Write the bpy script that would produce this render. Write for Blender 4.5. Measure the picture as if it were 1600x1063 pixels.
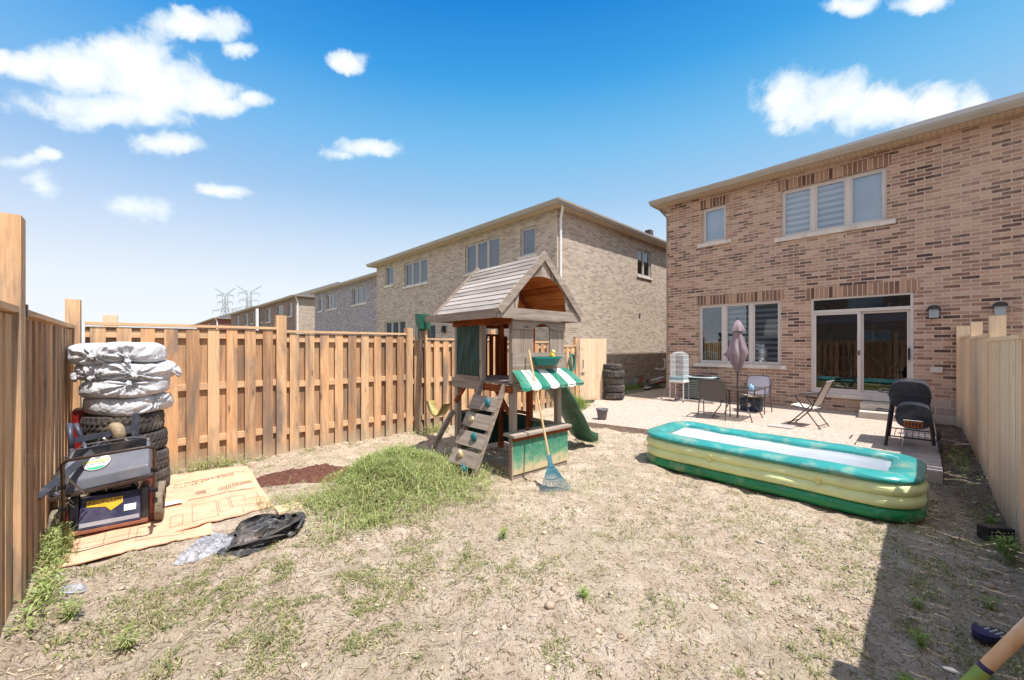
import bpy, math, random
import numpy as np
from mathutils import Matrix, Vector
R=math.radians
random.seed(7); rng=np.random.default_rng(11)
for o in list(bpy.data.objects): bpy.data.objects.remove(o)
SC=bpy.context.scene; COL=SC.collection

# ------------------------------------------------------------------ camera
CZ=1.68; FPX=614.5; HY=540.0
cd=bpy.data.cameras.new('camera'); cam=bpy.data.objects.new('camera',cd); COL.objects.link(cam); SC.camera=cam
cd.sensor_width=36; cd.lens=FPX/1600*36; cd.clip_start=.05; cd.clip_end=3000
cd.shift_y=(HY-531.5)/1600
cam.location=(0,0,CZ); cam.rotation_euler=(R(90),0,R(46.16))
SC.render.resolution_x=1024; SC.render.resolution_y=680
SC.view_settings.view_transform='Standard'; SC.view_settings.look='None'; SC.view_settings.exposure=0.5; SC.view_settings.gamma=1

def lin(c): return tuple(((v/255)/12.92 if v/255<=.04045 else ((v/255+.055)/1.055)**2.4) for v in c)
def ray(px,py):
    t=(px-800)/FPX; return (-.7214+.6926*t,.6926+.7214*t,(HY-py)/FPX)
def P(px,py,s):
    r=ray(px,py); return Vector((r[0]*s,r[1]*s,CZ+r[2]*s))

# ------------------------------------------------------------------ node helpers
class N:
    def __init__(s,nt): s.nt=nt
    def n(s,t,**k):
        nd=s.nt.nodes.new(t)
        for a,v in k.items(): setattr(nd,a,v)
        return nd
    def l(s,a,b): s.nt.links.new(a,b)
    def put(s,sock,v):
        if hasattr(v,'is_output') or isinstance(v,bpy.types.NodeSocket): s.l(v,sock)
        else: sock.default_value=v
    def math(s,op,a,b=0.0,c=0.0,clamp=False):
        nd=s.n('ShaderNodeMath',operation=op,use_clamp=clamp)
        s.put(nd.inputs[0],a); s.put(nd.inputs[1],b); s.put(nd.inputs[2],c); return nd.outputs[0]
    def vm(s,op,a,b=(0,0,0)):
        nd=s.n('ShaderNodeVectorMath',operation=op); s.put(nd.inputs[0],a); s.put(nd.inputs[1],b); return nd.outputs[0]
    def noise(s,vec,scale,detail=4,rough=.55,dist=0):
        nd=s.n('ShaderNodeTexNoise'); nd.inputs['Scale'].default_value=scale; nd.inputs['Detail'].default_value=detail
        nd.inputs['Roughness'].default_value=rough; nd.inputs['Distortion'].default_value=dist
        if vec is not None: s.l(vec,nd.inputs['Vector'])
        return nd.outputs['Fac']
    def ramp(s,fac,stops,interp='LINEAR'):
        nd=s.n('ShaderNodeValToRGB'); cr=nd.color_ramp; cr.interpolation=interp
        while len(cr.elements)<len(stops): cr.elements.new(.5)
        for e,(p,c) in zip(cr.elements,stops): e.position=p; e.color=(*c[:3],1)
        s.put(nd.inputs[0],fac); return nd.outputs[0]
    def mix(s,f,a,b,mode='MIX'):
        nd=s.n('ShaderNodeMix',data_type='RGBA',blend_type=mode)
        s.put(nd.inputs[0],f)
        for i,v in ((6,a),(7,b)):
            if isinstance(v,tuple): v=(*v[:3],1)
            s.put(nd.inputs[i],v)
        return nd.outputs[2]
    def pos(s): return s.n('ShaderNodeNewGeometry').outputs['Position']
    def rnd(s): return s.n('ShaderNodeNewGeometry').outputs['Random Per Island']
    def bump(s,h,strength=.3,dist=.01):
        nd=s.n('ShaderNodeBump'); nd.inputs['Strength'].default_value=strength; nd.inputs['Distance'].default_value=dist
        s.l(h,nd.inputs['Height']); return nd.outputs['Normal']
def newmat(name):
    m=bpy.data.materials.new(name); m.use_nodes=True; nt=m.node_tree; g=N(nt); b=nt.nodes['Principled BSDF']
    return m,g,b
def plain(name,c,rough=.6,var=.15,scale=8,bump=.15,metal=0,bs=60,spec=.4,dirt=None):
    m,g,b=newmat(name); p=g.pos()
    f=g.noise(p,scale,5)
    d=tuple(v*(1-var) for v in c); l=tuple(min(1,v*(1+var)) for v in c)
    col=g.ramp(f,[(.3,d),(.7,l)])
    if dirt:
        f2=g.noise(p,3.5,6,.65); col=g.mix(g.ramp(f2,[(.5,(0,0,0)),(.68,(.6,.6,.6))]),col,dirt)
    g.l(col,b.inputs['Base Color']); b.inputs['Roughness'].default_value=rough; b.inputs['Metallic'].default_value=metal
    b.inputs['Specular IOR Level'].default_value=spec
    if bump: g.l(g.bump(g.noise(p,bs,4),bump,.004),b.inputs['Normal'])
    return m
def wood(name,stops,axis='z',grey=None,greyamt=.5,rough=.75,fine=1.0,isl=.5):
    """board wood: grain stretched along an axis, every board its own tone, weathered streaks"""
    m,g,b=newmat(name); p=g.pos(); r=g.rnd()
    st={'x':(1.2,22,22),'y':(22,1.2,22),'z':(22,22,1.2)}[axis]
    q=g.vm('MULTIPLY',p,tuple(v*fine for v in st))
    off=g.n('ShaderNodeCombineXYZ'); rr=g.math('MULTIPLY',r,37.0); g.l(rr,off.inputs[0]); g.l(rr,off.inputs[2]); g.l(rr,off.inputs[1])
    q=g.vm('ADD',q,off.outputs[0])
    n1=g.noise(q,1.0,6,.6,.6); n2=g.noise(q,3.2,3,.6)
    f=g.math('ADD',g.math('MULTIPLY',n1,1-isl*.6),g.math('MULTIPLY',r,isl*.6))
    f=g.math('ADD',f,g.math('MULTIPLY',g.math('SUBTRACT',n2,.5),.35))
    k=len(stops); col=g.ramp(f,[(.22+.56*i/(k-1),c) for i,c in enumerate(stops)])
    if grey:
        gst={'x':(.7,5,5),'y':(5,.7,5),'z':(5,5,.7)}[axis]
        q2=g.vm('ADD',g.vm('MULTIPLY',p,gst),off.outputs[0]); gn=g.noise(q2,1.0,5,.6,.4)
        col=g.mix(g.ramp(gn,[(.48,(0,0,0)),(.66,(greyamt,)*3)]),col,grey)
    # knots
    vst={'x':(1.6,7,7),'y':(7,1.6,7),'z':(7,7,1.6)}[axis]
    v=g.n('ShaderNodeTexVoronoi'); v.inputs['Scale'].default_value=1.0; g.l(g.vm('ADD',g.vm('MULTIPLY',p,vst),off.outputs[0]),v.inputs['Vector'])
    col=g.mix(g.ramp(v.outputs['Distance'],[(.05,(.7,.7,.7)),(.13,(0,0,0))]),col,tuple(c*.35 for c in stops[0]))
    if name in ('cedar_fence','new_fence'):   # mud splashed on the foot of the boards, faint pale salt marks
        sz=g.n('ShaderNodeSeparateXYZ'); g.l(p,sz.inputs[0]); hz=g.math('ADD',sz.outputs[2],g.math('MULTIPLY',g.noise(p,9,5,.7),.45))
        col=g.mix(g.ramp(hz,[(.22,(.8,.8,.8)),(.46,(0,0,0))]),col,lin((176,156,132)))
        col=g.mix(g.ramp(g.noise(g.vm('MULTIPLY',p,(3,3,9)),2.2,5,.7),[(.62,(0,0,0)),(.74,(.45,.45,.45))]),col,lin((214,200,184)))
    g.l(col,b.inputs['Base Color']); b.inputs['Roughness'].default_value=rough; b.inputs['Specular IOR Level'].default_value=.2
    g.l(g.bump(g.math('ADD',n1,n2),.35,.004),b.inputs['Normal'])
    return m
def brick(name,stops,mortar,bw=.255,bh=.0857,msize=.009,wash=None,soldier=False):
    m,g,b=newmat(name); p=g.pos(); s=g.n('ShaderNodeSeparateXYZ'); g.l(p,s.inputs[0])
    u=g.math('ADD',s.outputs[0],s.outputs[1]); c=g.n('ShaderNodeCombineXYZ')
    if soldier: g.l(s.outputs[2],c.inputs[0]); g.l(u,c.inputs[1])
    else: g.l(u,c.inputs[0]); g.l(s.outputs[2],c.inputs[1])
    wob=g.vm('MULTIPLY',g.vm('SUBTRACT',g.n('ShaderNodeTexNoise').outputs['Color'],(.5,.5,.5)),(0.0,0.0,0))
    t=g.n('ShaderNodeTexBrick'); t.offset=.5; t.squash=1
    g.l(c.outputs[0],t.inputs['Vector'])
    t.inputs['Color1'].default_value=(0,0,0,1); t.inputs['Color2'].default_value=(1,1,1,1); t.inputs['Mortar'].default_value=(.5,.5,.5,1)
    t.inputs['Scale'].default_value=1; t.inputs['Mortar Size'].default_value=msize; t.inputs['Mortar Smooth'].default_value=.25
    t.inputs['Brick Width'].default_value=bw if not soldier else .24; t.inputs['Row Height'].default_value=bh if not soldier else .09
    if soldier: t.offset=0; t.inputs['Brick Width'].default_value=60
    fn=g.noise(p,38,4,.7); mid=g.noise(p,7,3,.5)
    f=g.math('ADD',t.outputs['Color'],g.math('MULTIPLY',g.math('SUBTRACT',fn,.5),.45),clamp=True)
    f=g.math('ADD',f,g.math('MULTIPLY',g.math('SUBTRACT',mid,.5),.25),clamp=True)
    k=len(stops); col=g.ramp(f,stops)
    if wash:
        wn=g.noise(p,.45,5,.6); wn2=g.noise(p,14,4,.7)
        w=g.math('MULTIPLY',g.ramp(wn,[(.42,(0,0,0)),(.62,(1,1,1))]),g.ramp(wn2,[(.35,(.15,.15,.15)),(.65,(.75,.75,.75))]))
        col=g.mix(w,col,wash)
    mc=g.mix(fn,tuple(v*.8 for v in mortar),tuple(min(1,v*1.15) for v in mortar))
    col=g.mix(t.outputs['Fac'],col,mc)
    g.l(col,b.inputs['Base Color']); b.inputs['Roughness'].default_value=.85; b.inputs['Specular IOR Level'].default_value=.2
    h=g.math('SUBTRACT',g.math('MULTIPLY',fn,.35),t.outputs['Fac'])
    g.l(g.bump(h,.5,.006),b.inputs['Normal'])
    return m
def glass(name,tint=(.55,.66,.72),ior=1.7,grime=.0):
    m=bpy.data.materials.new(name); m.use_nodes=True; nt=m.node_tree; nt.nodes.clear(); g=N(nt)
    o=g.n('ShaderNodeOutputMaterial'); t=g.n('ShaderNodeBsdfTransparent'); t.inputs[0].default_value=(*tint,1)
    gl=g.n('ShaderNodeBsdfGlossy'); gl.inputs['Roughness'].default_value=.01; gl.inputs[0].default_value=(.95,.97,1,1)
    f=g.n('ShaderNodeFresnel'); f.inputs[0].default_value=ior; mx=g.n('ShaderNodeMixShader')
    bn=g.bump(g.noise(g.pos(),2.5,2),.04,.01); g.l(bn,gl.inputs['Normal'])
    g.l(f.outputs[0],mx.inputs[0]); g.l(t.outputs[0],mx.inputs[1]); g.l(gl.outputs[0],mx.inputs[2]); g.l(mx.outputs[0],o.inputs[0])
    return m
def leafmat(name,stops,trans=.35):
    m=bpy.data.materials.new(name); m.use_nodes=True; nt=m.node_tree; nt.nodes.clear(); g=N(nt)
    o=g.n('ShaderNodeOutputMaterial'); d=g.n('ShaderNodeBsdfDiffuse'); t=g.n('ShaderNodeBsdfTranslucent'); mx=g.n('ShaderNodeMixShader'); mx.inputs[0].default_value=trans
    r=g.rnd(); n=g.noise(g.pos(),1.3,3); f=g.math('ADD',g.math('MULTIPLY',r,.75),g.math('MULTIPLY',n,.3))
    k=len(stops); c=g.ramp(f,[(.1+.85*i/(k-1),s) for i,s in enumerate(stops)])
    g.l(c,d.inputs[0]); g.l(c,t.inputs[0]); g.l(d.outputs[0],mx.inputs[1]); g.l(t.outputs[0],mx.inputs[2]); g.l(mx.outputs[0],o.inputs[0])
    return m

# ------------------------------------------------------------------ world: Nishita + summer haze + cumulus + added fill out of view
SUNV=Vector((.44,.022,1.0)).normalized()      # towards the sun
W=bpy.data.worlds.new('World'); SC.world=W; W.use_nodes=True; W.node_tree.nodes.clear(); g=N(W.node_tree)
wo=g.n('ShaderNodeOutputWorld'); bg=g.n('ShaderNodeBackground'); bg.inputs[1].default_value=.1; g.l(bg.outputs[0],wo.inputs[0])
sk=g.n('ShaderNodeTexSky'); sk.sky_type='NISHITA'; sk.sun_disc=False; sk.sun_elevation=math.asin(SUNV.z); sk.sun_rotation=math.atan2(SUNV.x,SUNV.y)
sk.air_density=1; sk.dust_density=1.5; sk.ozone_density=2
dirv=g.n('ShaderNodeTexCoord').outputs['Generated']; dv=g.vm('NORMALIZE',dirv)
sp=g.n('ShaderNodeSeparateXYZ'); g.l(dv,sp.inputs[0])
el=g.math('ARCSINE',sp.outputs[2]); az=g.math('ARCTAN2',sp.outputs[0],sp.outputs[1])
eln=g.math('DIVIDE',el,math.pi/2,clamp=True)
def D(e): return e/90
grad=g.ramp(eln,[(0,lin((249,252,254))),(D(7),lin((236,245,252))),(D(13),lin((208,228,247))),(D(20),lin((160,203,240))),(D(27),lin((118,190,238))),(D(34),lin((62,162,230))),(D(42),lin((18,130,216))),(D(60),lin((120,175,235))),(1,lin((205,225,250)))])  # top stops paled above the view, added as overhead fill light
# a touch deeper and more violet towards the left of the view
lf=g.math('MULTIPLY',g.math('SUBTRACT',-.9,az),.9,clamp=True)
grad=g.mix(g.math('MULTIPLY',lf,g.math('MULTIPLY',eln,2.2,clamp=True)),grad,g.mix(1.0,grad,(.84,.80,1.0),'MULTIPLY'))
gs=g.vm('SCALE',grad); gs.node.inputs['Scale'].default_value=7.4
base=g.mix(.95,sk.outputs[0],gs)
cmb=g.n('ShaderNodeCombineXYZ'); g.l(az,cmb.inputs[0]); g.l(el,cmb.inputs[1])
wn=g.n('ShaderNodeTexNoise'); wn.inputs['Scale'].default_value=13; wn.inputs['Detail'].default_value=7; wn.inputs['Roughness'].default_value=.55; g.l(cmb.outputs[0],wn.inputs['Vector'])
warp=g.vm('MULTIPLY',g.vm('SUBTRACT',wn.outputs['Color'],(.5,.5,.5)),(.055,.045,0))
cw=g.vm('ADD',cmb.outputs[0],warp)
# cumulus: (px,py,rx,ry,strength) read as directions, placed on the sky sphere
CL=[(60,105,50,26,1),(130,112,70,38,1),(205,100,62,48,1),(240,130,80,36,1),(270,150,95,30,1),(190,170,110,30,1),(330,165,70,18,.95),(390,160,30,15,.9),(310,42,65,24,1),(290,30,40,16,.8),(375,72,26,12,.8),
    (150,190,60,14,.8),(10,100,26,20,.8),
    (268,226,46,18,.85),(225,322,46,17,.65),(352,300,40,11,.9),(545,96,28,15,.95),(575,232,46,13,.9),(540,242,30,9,.55),(70,245,16,9,.7),(40,252,26,10,.4),(66,290,18,16,.4),
    (1240,160,56,44,1),(1310,160,72,40,1),(1390,168,66,34,1),(1460,170,60,32,1),(1520,166,34,26,.9),(1330,8,40,16,.9),(1440,6,46,14,.9)]
acc=None
for px,py,rx,ry,stg in CL:
    def ae(x_,y_):
        v=Vector(ray(x_,y_)).normalized(); return math.atan2(v.x,v.y),math.asin(v.z)
    a0,e0=ae(px,py); a1,e1=ae(px+rx,py); a2,e2=ae(px,py-ry)
    m11,m21,m12,m22=a1-a0,e1-e0,a2-a0,e2-e0; dt0=m11*m22-m12*m21      # ellipse axes on the sky sphere
    dl=g.vm('SUBTRACT',cw,(a0,e0,0)); d1=g.n('ShaderNodeVectorMath',operation='DOT_PRODUCT'); d2=g.n('ShaderNodeVectorMath',operation='DOT_PRODUCT')
    g.l(dl,d1.inputs[0]); g.l(dl,d2.inputs[0]); d1.inputs[1].default_value=(m22/dt0,-m12/dt0,0); d2.inputs[1].default_value=(-m21/dt0,m11/dt0,0)
    qc=g.n('ShaderNodeCombineXYZ'); g.l(d1.outputs['Value'],qc.inputs[0]); g.l(d2.outputs['Value'],qc.inputs[1]); q=qc.outputs[0]
    ln=g.n('ShaderNodeVectorMath',operation='LENGTH'); g.l(q,ln.inputs[0])
    d=g.math('MULTIPLY',g.math('SUBTRACT',1.34,ln.outputs['Value']),stg)
    acc=d if acc is None else g.math('MAXIMUM',acc,d)
cn=g.noise(cmb.outputs[0],20,9,.62,.25)
dens=g.math('ADD',acc,g.math('MULTIPLY',g.math('SUBTRACT',cn,.5),1.7))
cm=g.ramp(dens,[(.0,(0,0,0)),(.16,(.22,.22,.22)),(.38,(.72,.72,.72)),(.66,(.97,.97,.97))])
shade=g.noise(g.vm('ADD',cmb.outputs[0],(.02,.05,0)),14,6,.55)
cc=g.ramp(g.math('ADD',g.math('MULTIPLY',dens,.35),g.math('MULTIPLY',shade,.7)),[(.34,lin((206,229,247))),(.54,lin((232,243,251))),(.72,lin((252,254,255)))])
cs=g.vm('SCALE',cc); cs.node.inputs['Scale'].default_value=7.6
vis=g.mix(cm,base,cs)
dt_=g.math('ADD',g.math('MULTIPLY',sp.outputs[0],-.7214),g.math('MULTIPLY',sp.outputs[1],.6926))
back=g.math('MULTIPLY',g.math('SUBTRACT',.30,dt_),2.2,clamp=True)  # unseen sky behind the camera, brightened as added fill for shaded walls
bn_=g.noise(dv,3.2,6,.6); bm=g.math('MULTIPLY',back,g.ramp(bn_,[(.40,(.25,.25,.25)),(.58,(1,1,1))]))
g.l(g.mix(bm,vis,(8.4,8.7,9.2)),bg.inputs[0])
# sun
sl=bpy.data.lights.new('sun','SUN'); sl.energy=5.0; sl.angle=R(.5); sl.color=(1,.965,.92)
so=bpy.data.objects.new('sun',sl); COL.objects.link(so); so.rotation_euler=SUNV.to_track_quat('Z','Y').to_euler(); so.location=(5,0,12)

# ------------------------------------------------------------------ numpy noise
def _h(ix,iy,iz,sd):
    n=(ix.astype(np.int64)*374761393+iy.astype(np.int64)*668265263+iz.astype(np.int64)*2147483647+sd*1274126177)&0xffffffff
    n=((n^(n>>13))*1274126177)&0xffffffff; return ((n^(n>>16))&0xffff)/65535.0
def vnoise(x,y,z=None,sd=0):
    x=np.asarray(x,float); y=np.asarray(y,float); z=np.zeros_like(x) if z is None else np.asarray(z,float)+0*x
    xi,yi,zi=np.floor(x),np.floor(y),np.floor(z); fx,fy,fz=x-xi,y-yi,z-zi
    fx=fx*fx*(3-2*fx); fy=fy*fy*(3-2*fy); fz=fz*fz*(3-2*fz); r=0
    for a in (0,1):
        for b in (0,1):
            for c in (0,1):
                r=r+_h(xi+a,yi+b,zi+c,sd)*(fx if a else 1-fx)*(fy if b else 1-fy)*(fz if c else 1-fz)
    return r*2-1
def fbm(x,y,z=None,o=4,sd=0,gain=.5):
    r=0;a=1;f=1
    for i in range(o):
        r=r+a*vnoise(x*f,y*f,None if z is None else np.asarray(z)*f,sd+i*17); a*=gain; f*=2.03
    return r

# ------------------------------------------------------------------ mesh builder
class MB:
    def __init__(s,tf=None): s.v=[]; s.f=[]; s.m=[]; s.tf=tf; s.mi=0
    def add(s,vs,fs):
        b=len(s.v)
        for p in vs: s.v.append(tuple(s.tf(*p)) if s.tf else tuple(p))
        for f in fs: s.f.append(tuple(b+i for i in f)); s.m.append(s.mi)
        return s
    def box(s,x0,x1,y0,y1,z0,z1):
        return s.add([(x0,y0,z0),(x1,y0,z0),(x1,y1,z0),(x0,y1,z0),(x0,y0,z1),(x1,y0,z1),(x1,y1,z1),(x0,y1,z1)],
              [(0,3,2,1),(4,5,6,7),(0,1,5,4),(1,2,6,5),(2,3,7,6),(3,0,4,7)])
    def bar(s,a,b,w,h,up=(0,0,1)):
        a=Vector(a);b=Vector(b);d=(b-a).normalized();u=Vector(up)
        if abs(d.dot(u))>.98: u=Vector((1,0,0))
        sd=d.cross(u).normalized(); u=sd.cross(d).normalized()
        vs=[p+sd*(w/2*i)+u*(h/2*j) for p in (a,b) for i,j in ((-1,-1),(1,-1),(1,1),(-1,1))]
        return s.add(vs,[(0,1,2,3),(7,6,5,4),(0,4,5,1),(1,5,6,2),(2,6,7,3),(3,7,4,0)])
    def tube(s,pts,r,n=8,caps=True,closed=False):
        pts=[Vector(p) for p in pts]; k=len(pts); rs=r if isinstance(r,(list,tuple)) else [r]*k
        vs=[];fs=[]; prev=None
        for i,p in enumerate(pts):
            if closed: d=pts[(i+1)%k]-pts[i-1]
            else: d=pts[min(i+1,k-1)]-pts[max(i-1,0)]
            d.normalize()
            u=prev if prev is not None else (Vector((0,0,1)) if abs(d.z)<.9 else Vector((1,0,0)))
            sd=d.cross(u)
            if sd.length<1e-4: sd=d.cross(Vector((0,1,0)))
            sd.normalize(); u=sd.cross(d).normalized(); prev=u
            for j in range(n):
                a=2*math.pi*j/n; vs.append(p+(sd*math.cos(a)+u*math.sin(a))*rs[i])
        for i in range(k if closed else k-1):
            i2=(i+1)%k
            for j in range(n): fs.append((i*n+j,i*n+(j+1)%n,i2*n+(j+1)%n,i2*n+j))
        if caps and not closed: fs.append(tuple(range(n))[::-1]); fs.append(tuple((k-1)*n+j for j in range(n)))
        return s.add(vs,fs)
    def lathe(s,prof,n=32,c=(0,0,0),axis='z',fn=None):
        vs=[];fs=[];k=len(prof)
        for i in range(n):
            a=2*math.pi*i/n
            for j,(r,z) in enumerate(prof):
                rr=r if fn is None else fn(r,z,a,j)
                p=(rr*math.cos(a),rr*math.sin(a),z)
                if axis=='x': p=(p[2],p[0],p[1])
                if axis=='y': p=(p[0],p[2],p[1])
                vs.append((p[0]+c[0],p[1]+c[1],p[2]+c[2]))
        for i in range(n):
            for j in range(k-1): fs.append((i*k+j,((i+1)%n)*k+j,((i+1)%n)*k+j+1,i*k+j+1))
        return s.add(vs,fs)
    def prism(s,poly,y0,y1,plane='xz'):
        k=len(poly); vs=[]
        for y in (y0,y1):
            for a,b in poly: vs.append({'xz':(a,y,b),'yz':(y,a,b),'xy':(a,b,y)}[plane])
        fs=[tuple(range(k)),tuple(range(k,2*k))[::-1]]+[(i,(i+1)%k,k+(i+1)%k,k+i) for i in range(k)]
        return s.add(vs,fs)
def raw(name,vs,fs,mat,parent=None,smooth=False,ms=None):
    me=bpy.data.meshes.new(name); me.from_pydata([tuple(v) for v in vs],[],fs)
    for m in (mat if isinstance(mat,(list,tuple)) else [mat]): me.materials.append(m)
    if ms is not None and isinstance(mat,(list,tuple)): me.polygons.foreach_set('material_index',ms)
    if smooth: me.polygons.foreach_set('use_smooth',[True]*len(me.polygons))
    o=bpy.data.objects.new(name,me); COL.objects.link(o)
    if parent: o.parent=parent
    return o
def part(name,mb,mat,parent=None,world=False,smooth=False,label=None,kind=None):
    vs=mb.v
    if world and parent is not None:
        T=parent
        chain=Matrix.Identity(4)
        while T is not None: chain=Matrix.LocRotScale(T.location,T.rotation_euler,None)@chain; T=T.parent
        inv=chain.inverted(); vs=[inv@Vector(v) for v in vs]
    o=raw(name,vs,mb.f,mat,parent,smooth,mb.m)
    if label: o['label']=label
    if kind: o['kind']=kind
    return o
def bevel(o,w,seg=2):
    b=o.modifiers.new('bevel','BEVEL'); b.width=w; b.segments=seg; b.limit_method='ANGLE'; b.angle_limit=R(40); return o
def thing(name,label,cat,loc=(0,0,0),rz=0,group=None):
    o=bpy.data.objects.new(name,None); COL.objects.link(o); o.location=loc; o.rotation_euler=(0,0,rz); o.empty_display_size=.1
    o['label']=label; o['category']=cat
    if group: o['group']=group
    return o
def tag(o,label,cat,group=None,kind=None):
    if label: o['label']=label
    if cat: o['category']=cat
    if group: o['group']=group
    if kind: o['kind']=kind
    return o
def dup(root,loc,rz,label,group=None):
    def cp(o,p):
        c=o.copy(); COL.objects.link(c); c.parent=p
        for ch in [x for x in allobj if x.parent==o]: cp(ch,c)
        return c
    allobj=list(COL.objects)
    r=cp(root,None); r.location=loc; r.rotation_euler=(0,0,rz); r['label']=label
    if group: r['group']=group
    return r
def npmesh(name,verts,faces,mat,k=3,smooth=False,parent=None):
    """fast mesh from arrays; faces all k-gons"""
    me=bpy.data.meshes.new(name); nv=len(verts); nf=len(faces)
    me.vertices.add(nv); me.vertices.foreach_set('co',np.asarray(verts,np.float32).ravel())
    me.loops.add(nf*k); me.loops.foreach_set('vertex_index',np.asarray(faces,np.int32).ravel())
    me.polygons.add(nf); me.polygons.foreach_set('loop_start',np.arange(0,nf*k,k,dtype=np.int32))
    try: me.polygons.foreach_set('loop_total',np.full(nf,k,dtype=np.int32))
    except Exception: pass
    if smooth: me.polygons.foreach_set('use_smooth',np.ones(nf,bool))
    me.update(calc_edges=True); me.validate(); me.materials.append(mat)
    o=bpy.data.objects.new(name,me); COL.objects.link(o)
    if parent: o.parent=parent
    return o

# ------------------------------------------------------------------ materials
FEN=[lin((142,106,80)),lin((176,136,102)),lin((202,160,120)),lin((220,182,142)),lin((212,156,108))]
GR=lin((122,108,98))
m_fence=wood('cedar_fence',FEN,'z',GR,.9,isl=.85)
m_fx=wood('cedar_rail_x',FEN[1:],'x',GR,.3); m_fy=wood('cedar_rail_y',FEN[1:],'y',GR,.3)
NEWF=[lin((196,164,130)),lin((214,184,150)),lin((226,200,168)),lin((216,182,142))]
m_new=wood('new_fence',NEWF,'z',lin((190,170,150)),.5,isl=.35)
m_newy=wood('new_fence_y',NEWF,'y',None,isl=.3)
PG=[lin((92,80,72)),lin((130,116,104)),lin((158,144,132)),lin((178,166,154))]
m_pz=wood('grey_wood_z',PG,'z',lin((120,84,62)),.35); m_px=wood('grey_wood_x',PG,'x',lin((126,88,64)),.3); m_py=wood('grey_wood_y',PG,'y',lin((128,88,66)),.3)
BR=[lin((64,26,12)),lin((104,48,24)),lin((142,74,38)),lin((168,98,54))]
m_bz=wood('stained_wood_z',BR,'z'); m_bx=wood('stained_wood_x',BR,'x'); m_by=wood('stained_wood_y',BR,'y')
m_brick=brick('brown_brick',[(0,lin((76,60,58))),(.12,lin((104,78,70))),(.28,lin((136,102,88))),(.5,lin((158,124,106))),(.78,lin((174,140,121))),(1,lin((188,156,136)))],lin((192,171,154)),.262,.080,.0105,wash=lin((190,162,140)))
m_sold=brick('soldier_brick',[(0,lin((92,68,60))),(.3,lin((130,98,82))),(.6,lin((154,120,100))),(1,lin((174,140,118)))],lin((190,168,150)),.27,.085,.009,soldier=True)
def nbk(n,a,b,c,mo): return brick(n,[(0,a),(.4,b),(1,c)],mo,.22,.072,.009)
m_tan=nbk('tan_brick',lin((146,128,114)),lin((170,152,136)),lin((188,172,156)),lin((188,174,160)))
m_gry=nbk('grey_brick',lin((112,104,110)),lin((140,132,138)),lin((164,156,160)),lin((170,164,164)))
m_brn=nbk('dark_brown_brick',lin((98,80,76)),lin((128,104,94)),lin((148,122,110)),lin((150,134,124)))
m_red=nbk('red_brick',lin((98,56,52)),lin((128,76,68)),lin((146,92,82)),lin((140,110,100)))
m_trim=plain('window_trim',lin((196,186,180)),.45,.05,3,.0)
m_trimg=plain('neighbour_trim',lin((176,170,166)),.45,.05,3,.0)
m_sill=plain('limestone_sill',lin((206,196,186)),.8,.12,9,.2,dirt=lin((150,138,128)))
m_soff=plain('soffit_metal',lin((200,180,156)),.5,.06,4,.0)
m_gut=plain('gutter_metal',lin((160,148,134)),.4,.08,3,.0)
m_shing=plain('roof_shingles',lin((84,78,76)),.9,.35,22,.5)
m_conc=plain('concrete',lin((176,168,160)),.9,.16,5,.5,bs=90,dirt=lin((130,122,112)))
m_glass=glass('window_glass',(.9,.94,.97),1.75); m_nglass=glass('neighbour_glass',(.93,.96,1),2.3); m_gdoor=glass('door_glass',(.5,.55,.62),1.95)
m_dark=plain('dark_interior',lin((86,88,104)),.8,.2,3,0)
m_floor=plain('interior_floor',lin((92,70,56)),.5,.2,3,0)
m_trl=plain('worn_dark_tube',lin((66,68,80)),.4,.3,14,.1,dirt=lin((132,122,112)))
m_black=plain('black_paint',lin((34,35,41)),.38,.25,14,.1,dirt=lin((96,84,72)))
m_blackp=plain('black_plastic',lin((52,53,58)),.5,.2,9,.15,dirt=lin((120,108,96)))
m_steel=plain('steel',lin((150,148,146)),.35,.2,12,.1,metal=.7)
m_rubber=plain('tyre_rubber',lin((62,58,56)),.8,.25,16,.4,dirt=lin((126,112,98)))
m_white=plain('white_plastic',lin((224,222,218)),.4,.05,8,.05)
m_bronze=plain('bronze_frame',lin((78,68,62)),.4,.2,12,.1)
m_teal=plain('teal_plastic',lin((26,116,112)),.4,.18,7,.1)
m_greenp=plain('green_plastic',lin((56,96,74)),.42,.25,5,.1,dirt=lin((134,136,108)))
m_yellow=plain('yellow_plastic',lin((222,190,40)),.45,.1,7,.0)
def zebra():
    m,g,b=newmat('zebra_blind'); s=g.n('ShaderNodeSeparateXYZ'); g.l(g.pos(),s.inputs[0])
    w=g.math('SINE',g.math('MULTIPLY',s.outputs[2],2*math.pi/.15)); c=g.ramp(g.math('ADD',g.math('MULTIPLY',w,.5),.5),[(.35,lin((236,238,244))),(.65,lin((168,176,192)))])
    g.l(c,b.inputs['Base Color']); b.inputs['Roughness'].default_value=.8; return m
m_zeb=zebra()
def zebra2():
    m,g,b=newmat('grey_zebra_blind'); s=g.n('ShaderNodeSeparateXYZ'); g.l(g.pos(),s.inputs[0])
    w=g.math('SINE',g.math('MULTIPLY',s.outputs[2],2*math.pi/.15)); c=g.ramp(g.math('ADD',g.math('MULTIPLY',w,.5),.5),[(.4,lin((150,158,166))),(.6,lin((78,86,94)))])
    g.l(c,b.inputs['Base Color']); b.inputs['Roughness'].default_value=.8; return m
m_zeb2=zebra2()
m_shade=plain('blue_grey_blind',lin((196,212,230)),.8,.05,3,0)
m_curt=plain('pale_curtain',lin((226,236,238)),.8,.15,12,0)

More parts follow.
